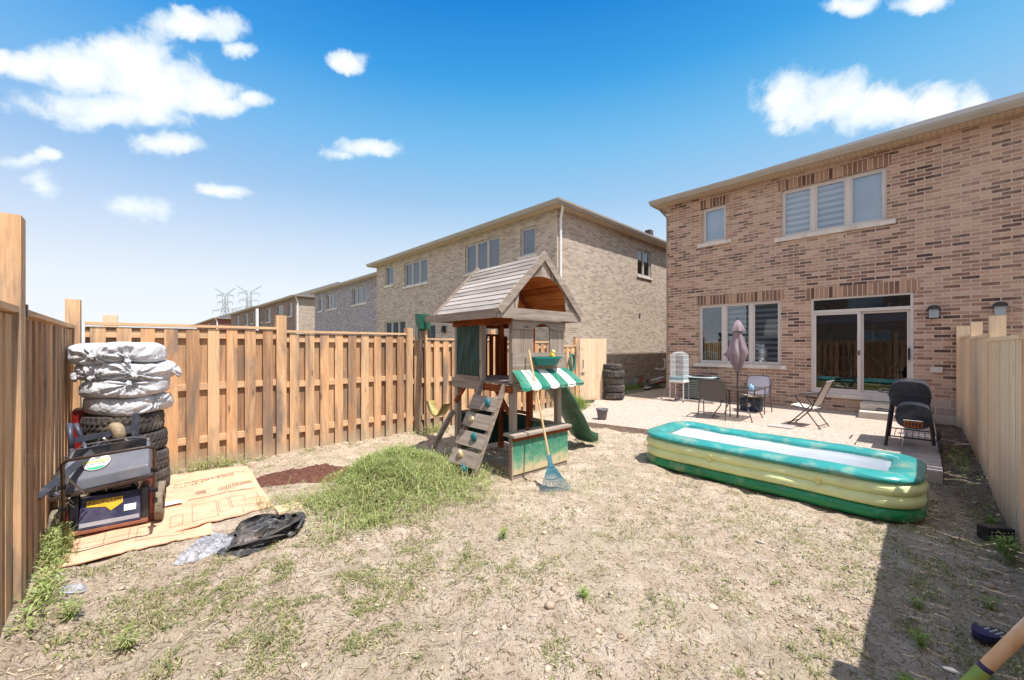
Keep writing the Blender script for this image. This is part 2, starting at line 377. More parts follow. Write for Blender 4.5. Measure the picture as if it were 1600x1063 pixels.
# ------------------------------------------------------------------ ground
def gh(x,y):
    x=np.asarray(x,float); y=np.asarray(y,float)
    inside=np.clip((x+7.2)/.3,0,1)*np.clip((1.2-x)/.3,0,1)*np.clip((y+1)/.3,0,1)*np.clip((9.5-y)/1.5,0,1)
    z=.030*fbm(x*1.1,y*1.1,o=3,sd=3)+.018*fbm(x*4.3,y*4.3,o=3,sd=9)+.012*fbm(x*12,y*12,o=3,sd=19)
    z=z*inside
    z=z+.16*np.exp(-((x+3.6)/1.0)**2-((y+.62)/.32)**2)
    z=z+.03*np.exp(-((x+4.2)/.9)**2-((y-3.9)/.8)**2)
    z=z-.09*np.clip((y-6.9)/1.2,0,1)*np.clip((x+6)/.8,0,1)*np.clip((.22-x)/.05,0,1)  # dips under the patio slab
    return z-.015
def lines(a,b,st,outer):
    return np.array(sorted(set([round(v,4) for v in np.arange(a,b,st)]+outer)))
xs=lines(-7.1,.75,.024,[-900,-500,-300,-150,-80,-50,-35,-25,-18,-14,-11,-9,-8,-7.5,1.2,2,3,5,8,12,20,35,60,120,250,500,900])
ys=np.array(sorted(set([round(v,4) for v in np.arange(-.75,4.2,.024)]+[round(v,4) for v in np.arange(4.2,9.6,.04)]+[-900,-500,-200,-80,-40,-20,-10,-6,-3,-1.5,10,10.6,11.2,12,13,15,18,22,28,36,50,80,140,250,500,900])))
GX,GY=np.meshgrid(xs,ys); GZ=gh(GX,GY); nx=len(xs); ny=len(ys)
idx=np.arange(nx*ny).reshape(ny,nx)
fq=np.stack([idx[:-1,:-1],idx[:-1,1:],idx[1:,1:],idx[1:,:-1]],-1).reshape(-1,4)
def groundmat():
    m,g,b=newmat('dry_soil'); p=g.pos()
    big=g.noise(p,.7,4,.6); mid=g.noise(p,5,6,.62,.3); fin=g.noise(p,42,5,.7); gr=g.noise(p,170,3,.7)
    c=g.ramp(mid,[(.24,lin((146,126,108))),(.38,lin((190,169,147))),(.58,lin((212,193,172))),(.75,lin((225,210,192)))])
    c=g.mix(g.ramp(big,[(.42,(0,0,0)),(.68,(.45,.45,.45))]),c,lin((172,150,128)))
    c=g.mix(g.ramp(fin,[(.37,(.85,.85,.85)),(.46,(0,0,0))]),c,lin((116,98,84)))
    c=g.mix(g.ramp(gr,[(.36,(.6,.6,.6)),(.46,(0,0,0))]),c,lin((104,88,72)))
    c=g.mix(g.ramp(g.noise(g.vm('ADD',p,(31,7,0)),60,4,.7),[(.60,(0,0,0)),(.68,(.7,.7,.7))]),c,lin((226,214,194)))
    # thatch tint where the grass grows
    gn=g.noise(g.vm('ADD',p,(5,9,0)),1.1,5,.65)
    c=g.mix(g.ramp(gn,[(.5,(0,0,0)),(.66,(.35,.35,.35))]),c,lin((160,154,124)))
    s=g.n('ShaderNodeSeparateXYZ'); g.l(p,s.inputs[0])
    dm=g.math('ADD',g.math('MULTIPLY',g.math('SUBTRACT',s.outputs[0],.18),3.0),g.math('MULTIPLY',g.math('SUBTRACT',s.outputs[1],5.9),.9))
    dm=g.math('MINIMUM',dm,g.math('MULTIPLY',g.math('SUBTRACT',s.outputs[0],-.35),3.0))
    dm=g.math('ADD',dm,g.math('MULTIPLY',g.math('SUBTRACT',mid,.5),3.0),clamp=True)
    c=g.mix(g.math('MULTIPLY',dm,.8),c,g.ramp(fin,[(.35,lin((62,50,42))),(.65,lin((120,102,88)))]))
    # outside the yard: ordinary turf
    out=g.math('GREATER_THAN',g.math('MULTIPLY',s.outputs[0],-1),7.05)
    c=g.mix(out,c,g.ramp(mid,[(.3,lin((104,104,78))),(.7,lin((158,148,122)))]))
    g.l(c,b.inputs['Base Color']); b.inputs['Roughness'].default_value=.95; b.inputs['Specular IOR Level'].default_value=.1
    h=g.math('ADD',g.math('MULTIPLY',fin,1.0),g.math('ADD',g.math('MULTIPLY',mid,1.6),g.math('MULTIPLY',gr,.35)))
    g.l(g.bump(h,1.0,.03),b.inputs['Normal']); return m
m_ground=groundmat()
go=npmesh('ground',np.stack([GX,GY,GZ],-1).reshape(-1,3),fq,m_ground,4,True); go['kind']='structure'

# patio slab
def patiomat():
    m,g,b=newmat('exposed_aggregate'); p=g.pos()
    v=g.n('ShaderNodeTexVoronoi'); v.inputs['Scale'].default_value=46; g.l(p,v.inputs['Vector'])
    n=g.noise(p,30,4,.7); n2=g.noise(p,1.2,4)
    c=g.ramp(v.outputs['Color'],[(.1,lin((150,132,118))),(.4,lin((180,160,146))),(.7,lin((194,176,162))),(1,lin((206,192,180)))])
    c=g.mix(g.ramp(n,[(.38,(.6,.6,.6)),(.5,(0,0,0))]),c,lin((150,126,108)))
    c=g.mix(g.ramp(n2,[(.5,(0,0,0)),(.7,(.3,.3,.3))]),c,lin((182,150,130)))
    g.l(c,b.inputs['Base Color']); b.inputs['Roughness'].default_value=.85
    g.l(g.bump(v.outputs['Distance'],.5,.004),b.inputs['Normal']); return m
pp=[(-5.25,6.78),(-3.74,7.08),(-1.5,7.3),(-.27,7.42),(-.27,12.37),(-5.6,12.37),(-5.6,10.7),(-6.75,10.9),(-6.75,10.0),(-6.1,8.8)]
po=part('patio',MB().prism(pp,-.1,.075,'xy'),patiomat()); po['kind']='structure'; bevel(po,.012)
# paver strip right edge
mb=MB()
for i in range(9):
    y=7.36+i*.56; mb.box(-.262,.19,y,y+.545,-.1,.078)
o=part('paving_slabs',mb,plain('paver_concrete',lin((170,156,148)),.9,.2,4,.4,dirt=lin((120,108,100)))); o['kind']='structure'; bevel(o,.006)
# damp soil bed between slabs and fence
gx=np.arange(.2,.57,.02); gy=np.arange(7.0,12.37,.03); X,Y=np.meshgrid(gx,gy); Z=-.05+.045*np.clip((Y-7.0)/.6,0,1)+.035*(fbm(X*9,Y*9,o=4,sd=5)+.4)*np.clip((Y-6.9)/.6,0,1)
ii=np.arange(X.size).reshape(X.shape); ff=np.stack([ii[:-1,:-1],ii[:-1,1:],ii[1:,1:],ii[1:,:-1]],-1).reshape(-1,4)
m_damp=plain('damp_soil',lin((92,78,66)),.95,.55,18,1.0,bs=60)
o=npmesh('soil_bed',np.stack([X,Y,Z],-1).reshape(-1,3),ff,m_damp,4,True); o['kind']='structure'

# ------------------------------------------------------------------ houses
def frY(Y0): return lambda u,d,z:(u,Y0+d,z)            # wall facing -Y
def frX(X0): return lambda u,d,z:(X0-d,u,z)            # wall facing +X
def wall_holes(mb,u0,u1,z0,z1,holes,depth=.11):
    us=sorted(set([u0,u1]+[h[0] for h in holes]+[h[1] for h in holes])); zs=sorted(set([z0,z1]+[h[2] for h in holes]+[h[3] for h in holes]))
    for i in range(len(us)-1):
        for j in range(len(zs)-1):
            uc=(us[i]+us[i+1])/2; zc=(zs[j]+zs[j+1])/2
            if any(h[0]<uc<h[1] and h[2]<zc<h[3] for h in holes): continue
            mb.add([(us[i],0,zs[j]),(us[i+1],0,zs[j]),(us[i+1],0,zs[j+1]),(us[i],0,zs[j+1])],[(0,1,2,3)])
    for a,b,c,d in holes:
        for q in ([(a,0,c),(a,0,d),(a,depth,d),(a,depth,c)],[(b,0,c),(b,0,d),(b,depth,d),(b,depth,c)],[(a,0,c),(b,0,c),(b,depth,c),(a,depth,c)],[(a,0,d),(b,0,d),(b,depth,d),(a,depth,d)]):
            mb.add(q,[(0,1,2,3)])
def window(house,tf,u0,u1,z0,z1,n=1,blinds=None,sill=True,trim=None,lintel=None,glassm=None,so=.12,splits=None):
    trim=trim or m_trim; F=.045
    mb=MB(tf); d0,d1=.055,.12
    mb.box(u0,u0+F,d0,d1,z0,z1); mb.box(u1-F,u1,d0,d1,z0,z1); mb.box(u0+F,u1-F,d0,d1,z1-F,z1); mb.box(u0+F,u1-F,d0,d1,z0,z0+F)
    ww=(u1-u0)/n; 
    for i in range(1,n):
        uc=u0+ww*i; mb.box(uc-.04,uc+.04,d0-.004,d1,z0+F,z1-F)
    for i in range(n):    # sash frames
        a=u0+ww*i+(.045 if i==0 else .04); b=u0+ww*(i+1)-(.045 if i==n-1 else .04); s=.038; e0,e1=.07,.115; c,d=z0+F,z1-F
        mb.box(a,a+s,e0,e1,c,d); mb.box(b-s,b,e0,e1,c,d); mb.box(a+s,b-s,e0,e1,c,c+s); mb.box(a+s,b-s,e0,e1,d-s,d)
    w=part('window',mb,trim,house,True); 
    for i in range(n):
        a=u0+ww*i+.07; b=u0+ww*(i+1)-.07
        part('pane',MB(tf).box(a,b,.092,.098,z0+.07,z1-.07),glassm or m_glass,w,True)
        bl=blinds[i] if blinds else None
        if bl: part('blind',MB(tf).box(a-.02,b+.02,.17,.175,z0+.03,z1-.03),bl,w,True)
    part('room',MB(tf).add([(u0,.121,z0),(u1,.121,z0),(u1,.121,z1),(u0,.121,z1),(u0,1.3,z0),(u1,1.3,z0),(u1,1.3,z1),(u0,1.3,z1)],[(4,5,6,7),(0,1,5,4),(1,2,6,5),(2,3,7,6),(3,0,4,7)]),m_dark,w,True)
    if sill: bevel(part('sill',MB(tf).box(u0-so,u1+so,-.055,.10,z0-.105,z0-.001),m_sill,w,True),.006)
    if lintel: part('lintel',MB(tf).box(u0-.07,u1+.07,-.004,.05,z1+.002,z1+.262),lintel,w,True)
    return w
def hiproof(house,x0,x1,y0,y1,z,oh=.43,pitch=.42,name='roof'):
    a,b,c,d=x0-oh+.09,x1+oh-.09,y0-oh+.09,y1+oh-.09; w=min(b-a,d-c)/2; h=w*pitch; zz=z+.10
    if b-a>d-c: r=[(a+w,(c+d)/2,zz+h),(b-w,(c+d)/2,zz+h)]; fs=[(0,1,5,4),(1,2,5),(2,3,4,5),(3,0,4)]
    else: r=[((a+b)/2,c+w,zz+h),((a+b)/2,d-w,zz+h)]; fs=[(0,1,4),(1,2,5,4),(2,3,5),(3,0,4,5)]
    rf=part('roof',MB().add([(a,c,zz),(b,c,zz),(b,d,zz),(a,d,zz)]+r,fs+[(3,2,1,0)]),m_shing,house,True)
    # soffit with ribs, fascia and gutter
    mb=MB(); o=oh-.1
    mb.box(x0-o,x1+o,y0-o,y0-.002,z-.02,z+.02); mb.box(x0-o,x1+o,y1+.002,y1+o,z-.02,z+.02); mb.box(x1+.002,x1+o,y0,y1,z-.02,z+.02); mb.box(x0-o,x0-.002,y0,y1,z-.02,z+.02)
    part('soffit',mb,m_soff,house,True)
    mb=MB(); q=oh-.1
    def prof(t): return [(q,-.03),(q+.06,-.03),(q+.10,.06),(q+.105,.12),(q+.09,.125),(q+.085,.07),(q,.07)]
    loop=[]
    pr=prof(0); k=len(pr)
    vs=[];fs=[]
    for sx,sy in ((-1,-1),(1,-1),(1,1),(-1,1)):
        for t,h2 in pr: vs.append(((x1+t if sx>0 else x0-t),(y1+t if sy>0 else y0-t),z+h2))
    for i in range(4):
        for j in range(k): fs.append((i*k+j,((i+1)%4)*k+j,((i+1)%4)*k+(j+1)%k,i*k+(j+1)%k))
    mb.add(vs,fs); part('gutter',mb,m_gut,house,True)
    return rf
def downspout(house,x,y,z,dx,dy,zb,mat,wx,wy):
    """from gutter (x,y) kinks back to wall point (wx,wy) and drops"""
    part('downspout',MB().tube([(x,y,z),(x,y,z-.06),(x+(wx-x)*.15,y+(wy-y)*.15,z-.12),(x+(wx-x)*.9,y+(wy-y)*.9,z-.34),(wx,wy,z-.42),(wx,wy,zb)],.036,6),mat,house,True)

# --- main brown brick house
HY0=12.4; HX0=-5.67; HX1=8.2; HZ=6.2
H=thing('brick_house','brown brick house with sliding patio door at the end of the yard','house',(HX0,HY0,0))
tf=frY(HY0)
holes=[(-4.59,-3.93,4.75,5.80),(-2.58,-.55,4.54,5.78),(-4.70,-2.59,1.15,2.90),(-1.95,-.12,.50,2.86),(3.2,5.2,4.54,5.78),(3.2,5.3,1.15,2.9)]
mb=MB(tf); wall_holes(mb,HX0,HX1,-.2,HZ,holes)
mb.tf=None; mb.add([(HX0,HY0,-.2),(HX0,24,-.2),(HX0,24,HZ),(HX0,HY0,HZ)],[(0,1,2,3)]); mb.add([(HX1,HY0,-.2),(HX1,24,-.2),(HX1,24,HZ),(HX1,HY0,HZ)],[(0,1,2,3)]); mb.add([(HX0,24,-.2),(HX1,24,-.2),(HX1,24,HZ),(HX0,24,HZ)],[(0,1,2,3)])
part('wall',mb,m_brick,H,True)
window(H,tf,-4.59,-3.93,4.75,5.80,1,[m_shade],lintel=None,so=.14)
window(H,tf,-2.58,-.55,4.54,5.78,3,[m_zeb,m_zeb,m_shade],lintel=m_sold,so=.15)
window(H,tf,-4.70,-2.59,1.15,2.90,3,[None,m_zeb2,m_zeb2],lintel=m_sold,so=.13)
window(H,tf,3.2,5.2,4.54,5.78,3,[m_zeb]*3,lintel=m_sold); window(H,tf,3.2,5.3,1.15,2.9,3,[m_zeb2]*3,lintel=m_sold)
part('lintel',MB(tf).box(-4.66,-3.86,-.004,.05,5.802,6.06),m_sold,H,True)
part('lintel',MB(tf).box(-2.05,-.02,-.004,.05,2.862,3.13),m_sold,H,True)
hiproof(H,HX0,HX1,HY0,24,HZ)
mb=MB()
x=HX0-.3
while x<HX1: mb.box(x,x+.012,HY0-.325,HY0-.004,HZ-.026,HZ-.0205); x+=.1
part('soffit_ribs',mb,plain('soffit_rib',lin((160,142,122)),.5,.1,4,0),H,True)
downspout(H,HX0-.30,HY0+.15,HZ-.0,0,0,.1,m_gut,HX0-.05,HY0+.1)
# brick relief: the plain lower courses (lighter parged blocks) near the ground
part('foundation',MB(tf).box(-.3,HX1,-.006,.05,-.2,.52),brick('pale_block',[(0,lin((150,130,120))),(1,lin((186,168,156)))],lin((196,182,170)),.42,.18,.01),H,True)
# patio door
T=part('patio_door',MB(tf).box(-1.95,-1.90,.02,.13,.50,2.86).box(-.17,-.12,.02,.13,.50,2.86).box(-1.9,-.17,.02,.13,2.815,2.86).box(-1.9,-.17,.015,.13,2.49,2.56).box(-1.9,-.17,.0,.13,.50,.565)
   .box(-1.06,-1.00,.03,.085,.565,2.49).box(-1.9,-1.845,.03,.08,.565,2.49).box(-1.845,-1.06,.03,.08,2.435,2.49).box(-1.845,-1.06,.03,.08,.565,.625)
   .box(-1.0,-.95,.086,.125,.565,2.49).box(-.225,-.17,.086,.125,.565,2.49).box(-.95,-.225,.086,.125,2.435,2.49).box(-.95,-.225,.086,.125,.565,.625),m_trim,H,True)
for a,b,c,d,e in ((-1.845,-1.06,.625,2.435,.055),(-.95,-.225,.625,2.435,.10),(-1.9,-.17,2.56,2.815,.08)):
    part('pane',MB(tf).box(a,b,e,e+.006,c,d),m_gdoor,T,True)
part('handle',MB(tf).box(-.21,-.185,-.03,.086,1.36,1.62),m_black,T,True)
part('latch',MB(tf).box(-1.045,-1.02,.0,.03,1.45,1.56),m_black,T,True)
part('blind',MB(tf).box(-1.86,-1.04,.20,.23,2.25,2.46).box(-.97,-.2,.20,.23,2.25,2.46),m_shade,T,True)
# room behind the door
part('room',MB(tf).add([(-2.4,.14,.48),(.6,.14,.48),(.6,.14,3.0),(-2.4,.14,3.0),(-2.4,3.4,.48),(.6,3.4,.48),(.6,3.4,3.0),(-2.4,3.4,3.0)],[(4,5,6,7),(1,2,6,5),(2,3,7,6),(3,0,4,7)]),m_dark,T,True)
part('room_floor',MB(tf).add([(-2.4,.14,.49),(.6,.14,.49),(.6,3.4,.49),(-2.4,3.4,.49)],[(0,1,2,3)]),m_floor,T,True)
bevel(part('door_sill',MB(tf).box(-2.05,-.02,-.06,.02,.40,.498),m_sill,T,True),.006)
part('shelf',MB(tf).box(-1.9,-.17,.2,.42,2.50,2.53),m_white,T,True)
m_pot=plain('white_ceramic',lin((224,222,216)),.35,.05,6,0)
for px_,lb_ in ((-1.72,'small green potted plant at the left end of the ledge over the patio door'),(-.33,'small green potted plant at the right end of the ledge over the patio door')):
    t_=thing('potted_plant',lb_,'plant',(px_,HY0+.3,2.53)); part('pot',MB().lathe([(0,0),(.04,0),(.055,.08),(.05,.08)],14),m_pot,t_,smooth=True); TP=globals().setdefault('transom_plants',[]); TP.append(t_)
bt_=thing('ornament','small white ornament on the ledge over the patio door','ornament',(-.52,HY0+.28,2.53)); part('body',MB().lathe([(0,0),(.05,0),(.02,.06),(.04,.10),(.012,.15),(0,.16)],12),m_pot,bt_,smooth=True)
# wall lights, outlet, vent pieces
m_frost=plain('frosted_glass',lin((150,156,162)),.3,.03,3,0)
for lx,lz in ((.18,2.32),(1.07,2.32)):
    L=part('wall_light',MB(tf).box(lx-.06,lx+.06,-.03,-.001,lz-.02,lz+.16).prism([(lx-.095,lz+.13),(lx-.085,lz+.18),(lx-.04,lz+.215),(lx+.04,lz+.215),(lx+.085,lz+.18),(lx+.095,lz+.13)],-.2,-.03),m_black,H,True)
    part('lamp_glass',MB(tf).box(lx-.07,lx+.07,-.17,-.031,lz-.05,lz+.128),m_frost,L,True)
part('outlet',MB(tf).box(.13,.31,-.04,-.001,1.10,1.22),plain('grey_plastic',lin((196,190,184)),.5,.05,5,0),H,True)
part('weep_vent',MB(tf).box(-3.0,-2.985,-.004,.0,.84,.92).box(-1.3,-1.285,-.004,0,4.28,4.36),m_black,H,True)
# cable from the right lamp
part('cable',MB().tube([(1.15,12.25,2.42),(1.4,12.2,2.36),(2.2,12.1,2.3),(4,12,2.4)],.006,5),m_black,H,True)

# --- neighbour houses to the left
def row_house(name,label,X0,X1,Y0,mat,wins,side_wins=(),sidemat=None,HZ=6.2,Y1=None,detail=True,trim=None):
    Y1=Y1 or Y0+12
    h=thing(name,label,'house',(X1,Y0,0),0,'brick houses in the row beyond the fence')
    tf=frY(Y0); mb=MB(tf); wall_holes(mb,X0,X1,-.3,HZ,[w[:4] for w in wins])
    mb.tf=frX(X1); wall_holes(mb,Y0,Y1,-.3,HZ,[w[:4] for w in side_wins])
    mb.tf=None; mb.add([(X0,Y0,-.3),(X0,Y1,-.3),(X0,Y1,HZ),(X0,Y0,HZ)],[(0,1,2,3)]); mb.add([(X0,Y1,-.3),(X1,Y1,-.3),(X1,Y1,HZ),(X0,Y1,HZ)],[(0,1,2,3)])
    part('wall',mb,mat,h,True)
    for w in wins: window(h,tf,*w[:4],w[4],w[5],trim=m_trimg,so=.1,glassm=m_nglass)
    for w in side_wins: window(h,frX(X1),*w[:4],w[4],w[5],trim=m_trimg,so=.06,glassm=m_nglass)
    hiproof(h,X0,X1,Y0,Y1,HZ)
    return h
cu=[m_curt]; S=m_shade; K=m_curt; Z=m_zeb
nh=row_house('brick_house','tan brick house with sunlit side wall and white corner downspout behind the playhouse',-21.6,-8.29,10.0,m_tan,
   [(-20.5,-19.6,4.95,6.0,1,[S]),(-18.4,-16.2,4.68,5.87,3,[S,K,S]),(-13.25,-11.1,4.66,5.87,3,[S,K,K]),(-9.98,-9.25,4.85,5.85,1,[S]),(-20.6,-18.3,1.2,3.0,3,[S,K,S]),(-17.3,-15.5,.4,2.7,2,[K,S]),(-13.3,-11.4,.4,2.7,2,[S,S])],
   [(15.3,16.5,4.66,5.79,2,[None,K]),(18.3,19.4,1.0,3.0,2,[K,K]),(15.05,15.75,-.08,.38,2,[None,None])],Y1=23.5)
part('downspout',MB().tube([(-8.0,9.95,6.28),(-8.0,9.95,6.2),(-8.05,10.0,6.1),(-8.22,10.12,5.85),(-8.24,10.14,5.7),(-8.24,10.14,.2)],.045,8),m_white,nh,True)
part('foundation',MB().box(-8.288,-8.27,10.0,23.5,-.3,.32),m_conc,nh,True)
part('vent_cap',MB(frX(-8.29)).box(15.4,15.52,-.04,0,2.92,3.04),m_brn,nh,True)
part('vent_pipe',MB().tube([(-8.29,16.9,.62),(-8.12,16.9,.62)],.05,8).tube([(-8.27,17.3,.58),(-8.1,17.35,.6),(-8.08,17.4,.72),(-8.08,17.4,1.0),(-8.15,17.45,1.05)],.04,8),m_white,nh,True)
mb=MB()
for yy,zz in ((19,7.0),(19.6,7.3)): mb.box(-10.2,-9.9,yy,yy+.35,zz,zz+.5)
part('roof_vent',mb,m_shing,nh,True)
part('window_well',MB().box(-8.28,-8.1,14.9,14.95,-.1,.3),m_conc,nh,True)
# low wall light on the neighbour's rear wall
lt=part('wall_light',MB(frY(10)).box(-14.8,-14.66,-.16,0,2.25,2.55),m_black,nh,True)
row_house('brick_house','violet grey brick house between the tan house and the brown house',-36.8,-23.2,11.4,m_gry,
   [(-35.9,-35.0,4.6,5.8,1,[None]),(-33.9,-31.6,4.6,5.8,3,[S,K,S]),(-28.6,-26.2,4.6,5.8,3,[S,K,K]),(-24.6,-23.8,4.7,5.9,1,[None]),(-32.5,-30.2,.9,2.5,2,[S,None]),(-27.5,-24.6,.9,2.7,3,[S,None,S])])
h3=row_house('brick_house','brown brick house with pale side wall and white downspout left of the violet grey house',-54.5,-40.2,10.8,m_brn,
   [(-42.7,-41.4,4.5,5.8,1,[None]),(-46.8,-44.4,4.3,5.8,3,[S,K,K]),(-51.6,-49.4,4.3,5.8,3,[K,K,S]),(-53.9,-53.0,4.4,5.8,1,[None])])
part('downspout',MB().tube([(-39.9,10.7,6.2),(-40.12,10.95,5.8),(-40.12,10.95,0)],.07,6),m_white,h3,True)
part('side_cladding',MB().box(-40.198,-40.15,10.8,22.8,-.3,6.15),m_tan,h3,True)
row_house('brick_house','second brown brick house farther left in the row, with a slightly lower looking eave',-72,-55.0,10.5,m_brn,
   [(-57.8,-56.6,4.4,5.8,1,[None]),(-62,-59.6,4.3,5.8,3,[S,K,K]),(-68,-65.6,4.3,5.8,3,[K,K,S])])
h5=row_house('brick_house','small looking red brick house at the far left end of the row',-110,-82.5,9.9,m_red,
   [(-86,-84.6,4.2,5.8,1,[None]),(-92,-89.6,4.2,5.8,3,[S,K,K]),(-101,-98,4.2,5.8,3,[K,K,S])])
part('downspout',MB().tube([(-82.2,9.8,6.2),(-82.4,10.1,5.8),(-82.4,10.1,0)],.1,6),m_white,h5,True)
bh=thing('brick_house','brick house behind the rear fence, reflected in the patio door glass','house',(-2,-15,0))
tb_=lambda u,d,z:(u,-15-d,z); mb=MB(tb_); bw_=[(-8,-6,4.5,5.8,3,[S,K,S]),(-4,-2,4.5,5.8,3,[K,K,S]),(1,3,4.5,5.8,3,[S,K,S]),(-8,-6,1.1,2.9,3,[S,K,S]),(-3.5,-1.6,.5,2.8,2,[K,K]),(1,3,1.1,2.9,3,[S,K,S])]
wall_holes(mb,-11,8,-.2,6.2,[w[:4] for w in bw_]); part('wall',mb,m_brn,bh,True)
for w in bw_: window(bh,tb_,*w[:4],w[4],w[5],trim=m_trimg)
hiproof(bh,-11,8,-27,-15,6.2)
# far low warehouse roof over the rear fence
fw=thing('warehouse','long flat pale grey roof just above the rear fence','building',(-60,-15,0))
part('wall',MB().box(-75,-45,-22,-12,0,5.6),plain('pale_cladding',lin((196,200,204)),.7,.05,1,0),fw,True)
part('roof',MB().box(-75.3,-44.7,-22.3,-11.7,5.6,5.85),plain('flat_roof',lin((206,206,206)),.7,.05,1,0),fw,True)
# electricity pylons
def pylon_mb():
    mb=MB(); w=.13
    def L(z):
        return 4.2-(4.2-1.0)*min(z,24)/24 if z<24 else 1.0
    lv=[0,5,10,14.5,18.5,22,24,27]
    for sx in (-1,1):
        for sy in (-1,1):
            for a,b in zip(lv[:-1],lv[1:]): mb.bar((sx*L(a),sy*L(a),a),(sx*L(b),sy*L(b),b),w,w)
    for a,b in zip(lv[:-1],lv[1:]):
        for s in (-1,1):
            mb.bar((-L(a),s*L(a),a),(L(b),s*L(b),b),w*.7,w*.7); mb.bar((L(a),s*L(a),a),(-L(b),s*L(b),b),w*.7,w*.7)
            mb.bar((s*L(a),-L(a),a),(s*L(b),L(b),b),w*.7,w*.7); mb.bar((s*L(a),L(a),a),(s*L(b),-L(b),b),w*.7,w*.7)
            mb.bar((-L(b),s*L(b),b),(L(b),s*L(b),b),w*.7,w*.7)
    for zz,ln,hh in ((22,8.5,1.8),(27,5,1.6),(31,5.5,1.6)):
        for s in (-1,1):
            for y in (-.7,.7):
                mb.bar((s*.8,y,zz),(s*ln,0,zz+.2),w*.8,w*.8); mb.bar((s*.8,y,zz+hh),(s*ln,0,zz+.2),w*.8,w*.8)
            for k in (.3,.6,.8): mb.bar((s*ln*k,0,zz+.1),(s*ln*(k-.12),0,zz+hh*(1-k)),w*.6,w*.6)
            mb.tube([(s*ln*.98,0,zz+.2),(s*ln*.98,0,zz-1.6)],.09,5)
    for s in (-1,1):
        for y in (-.7,.7): mb.bar((s*.9,y,27),(s*1.1,y,31.5),w,w)
        mb.bar((s*.9,-.7,27),(-s*.9,.7,31),w*.7,w*.7)
        mb.bar((s*1.0,0,31.5),(s*6.5,0,35.6),w*1.1,w*1.1); mb.bar((s*.2,0,31.8),(s*6.5,0,35.6),w*.8,w*.8)
    return mb
m_pyl=plain('pylon_steel',lin((120,122,128)),.6,.1,1,0)
for i,(px,top,s,lb) in enumerate(((352,450,250,'left one of the two lattice pylons above the fence'),(389,446,243,'right one of the two lattice pylons, nearer the roofs'))):
    r=ray(px,top); o=part('pylon',pylon_mb() if i==0 else MB(),m_pyl) if i==0 else o0.copy()
    if i==0: o0=o
    else: COL.objects.link(o)
    o.location=(r[0]*s,r[1]*s,0); o.rotation_euler=(0,0,R(40+18*i)); hh=CZ+r[2]*s; o.scale=(hh/35.8,)*3
    tag(o,lb,'pylon','power line pylons on the horizon')
tag(part('pole',MB().tube([(-9.6,1.85,0),(-9.6,1.85,2.45)],.03,8),m_white),'thin white pole sticking up behind the fence by the cut post','pole')
# ------------------------------------------------------------------ fences
def shadowbox(root,x,ya,yb,top,bot=.0,flip=1,along='y'):
    """board-on-board panel between posts; yard face at x"""
    def bx(mb,d0,d1,u0,u1,z0,z1):
        d0,d1=sorted((x-flip*d0,x-flip*d1))
        if along=='y': mb.box(d0,d1,u0,u1,z0,z1)
        else: mb.box(u0,u1,d0,d1,z0,z1)
    f=MB(); n=max(1,round((yb-ya)/.235)); pt=(yb-ya)/n
    for i in range(n):
        c=ya+pt*(i+.5); j=random.uniform(-.006,.006); w=.068+random.uniform(-.003,.003)
        bx(f,random.uniform(-.002,.003),.018,c-w+j,c+w+j,bot-.1+random.uniform(0,.02),top-.055)
    for i in range(n+1):
        c=ya+pt*i; bx(f,.060,.078,max(ya,c-.07),min(yb,c+.07),bot-.1,top-.055)
    part('panel_boards',f,m_fence,root,True)
    rl=m_fy if along=='y' else m_fx
    for z in (top-.14,top-.86,top-1.60):
        r=MB(); bx(r,.0185,.0595,ya,yb,z-.045,z+.045); part('rail',r,rl,root,True)
    c=MB(); bx(c,-.018,.095,ya,yb,top-.036,top); part('cap',c,rl,root,True)
sf=thing('side_fence','weathered board fence along the left side, behind the tyres and the playhouse','fence',(-6.94,4,0))
tops=[(-.5,1.66,1.965),(1.66,3.88,1.92),(3.88,6.05,1.83),(6.05,8.2,1.79),(8.2,9.28,1.69)]
for a,b,t in tops: shadowbox(sf,-6.94,a+.07,b-.07,t)
for y,t in ((1.66,2.15),(3.88,2.02),(6.05,2.06),(8.2,1.8),(9.28,1.90)):
    part('post',MB().box(-7.03,-6.925,y-.069,y+.069,-.1,t),m_fence,sf,True)
part('post_cap',MB().box(-7.02,-6.95,9.23,9.33,1.901,1.93),m_brn,sf,True)
rf=thing('rear_fence','weathered board fence at the near left with the tall thick post','fence',(-4,-.52,0))
RY=-.52
for a,b,t in ((-6.86,-3.93,1.915),(-3.77,-.9,1.915),(-.74,.5,1.9)): shadowbox(rf,RY,a,b,t,0,1,'x')
part('post',MB().box(-7.03,-6.862,RY-.06,RY+.06,-.1,2.22),m_fence,rf,True)
part('post',MB().box(-3.92,-3.78,RY-.12,RY+.025,-.1,2.47),m_fence,rf,True,label='tall thick fence post nearest the camera')
part('post',MB().box(-.9,-.76,RY-.12,RY+.02,-.1,2.3),m_fence,rf,True)
part('post_clip',MB().box(-3.97,-3.925,RY+.0,RY+.03,1.86,1.94),m_black,rf,True)
tag(part('fence_post',MB().box(-7.6,-7.46,-.3,-.16,0,2.08),m_new),'cut timber post top showing just behind the fence corner','post')
rt=thing('right_fence','pale new cedar board fence along the right side of the yard','fence',(.56,6,0))
prev=12.35
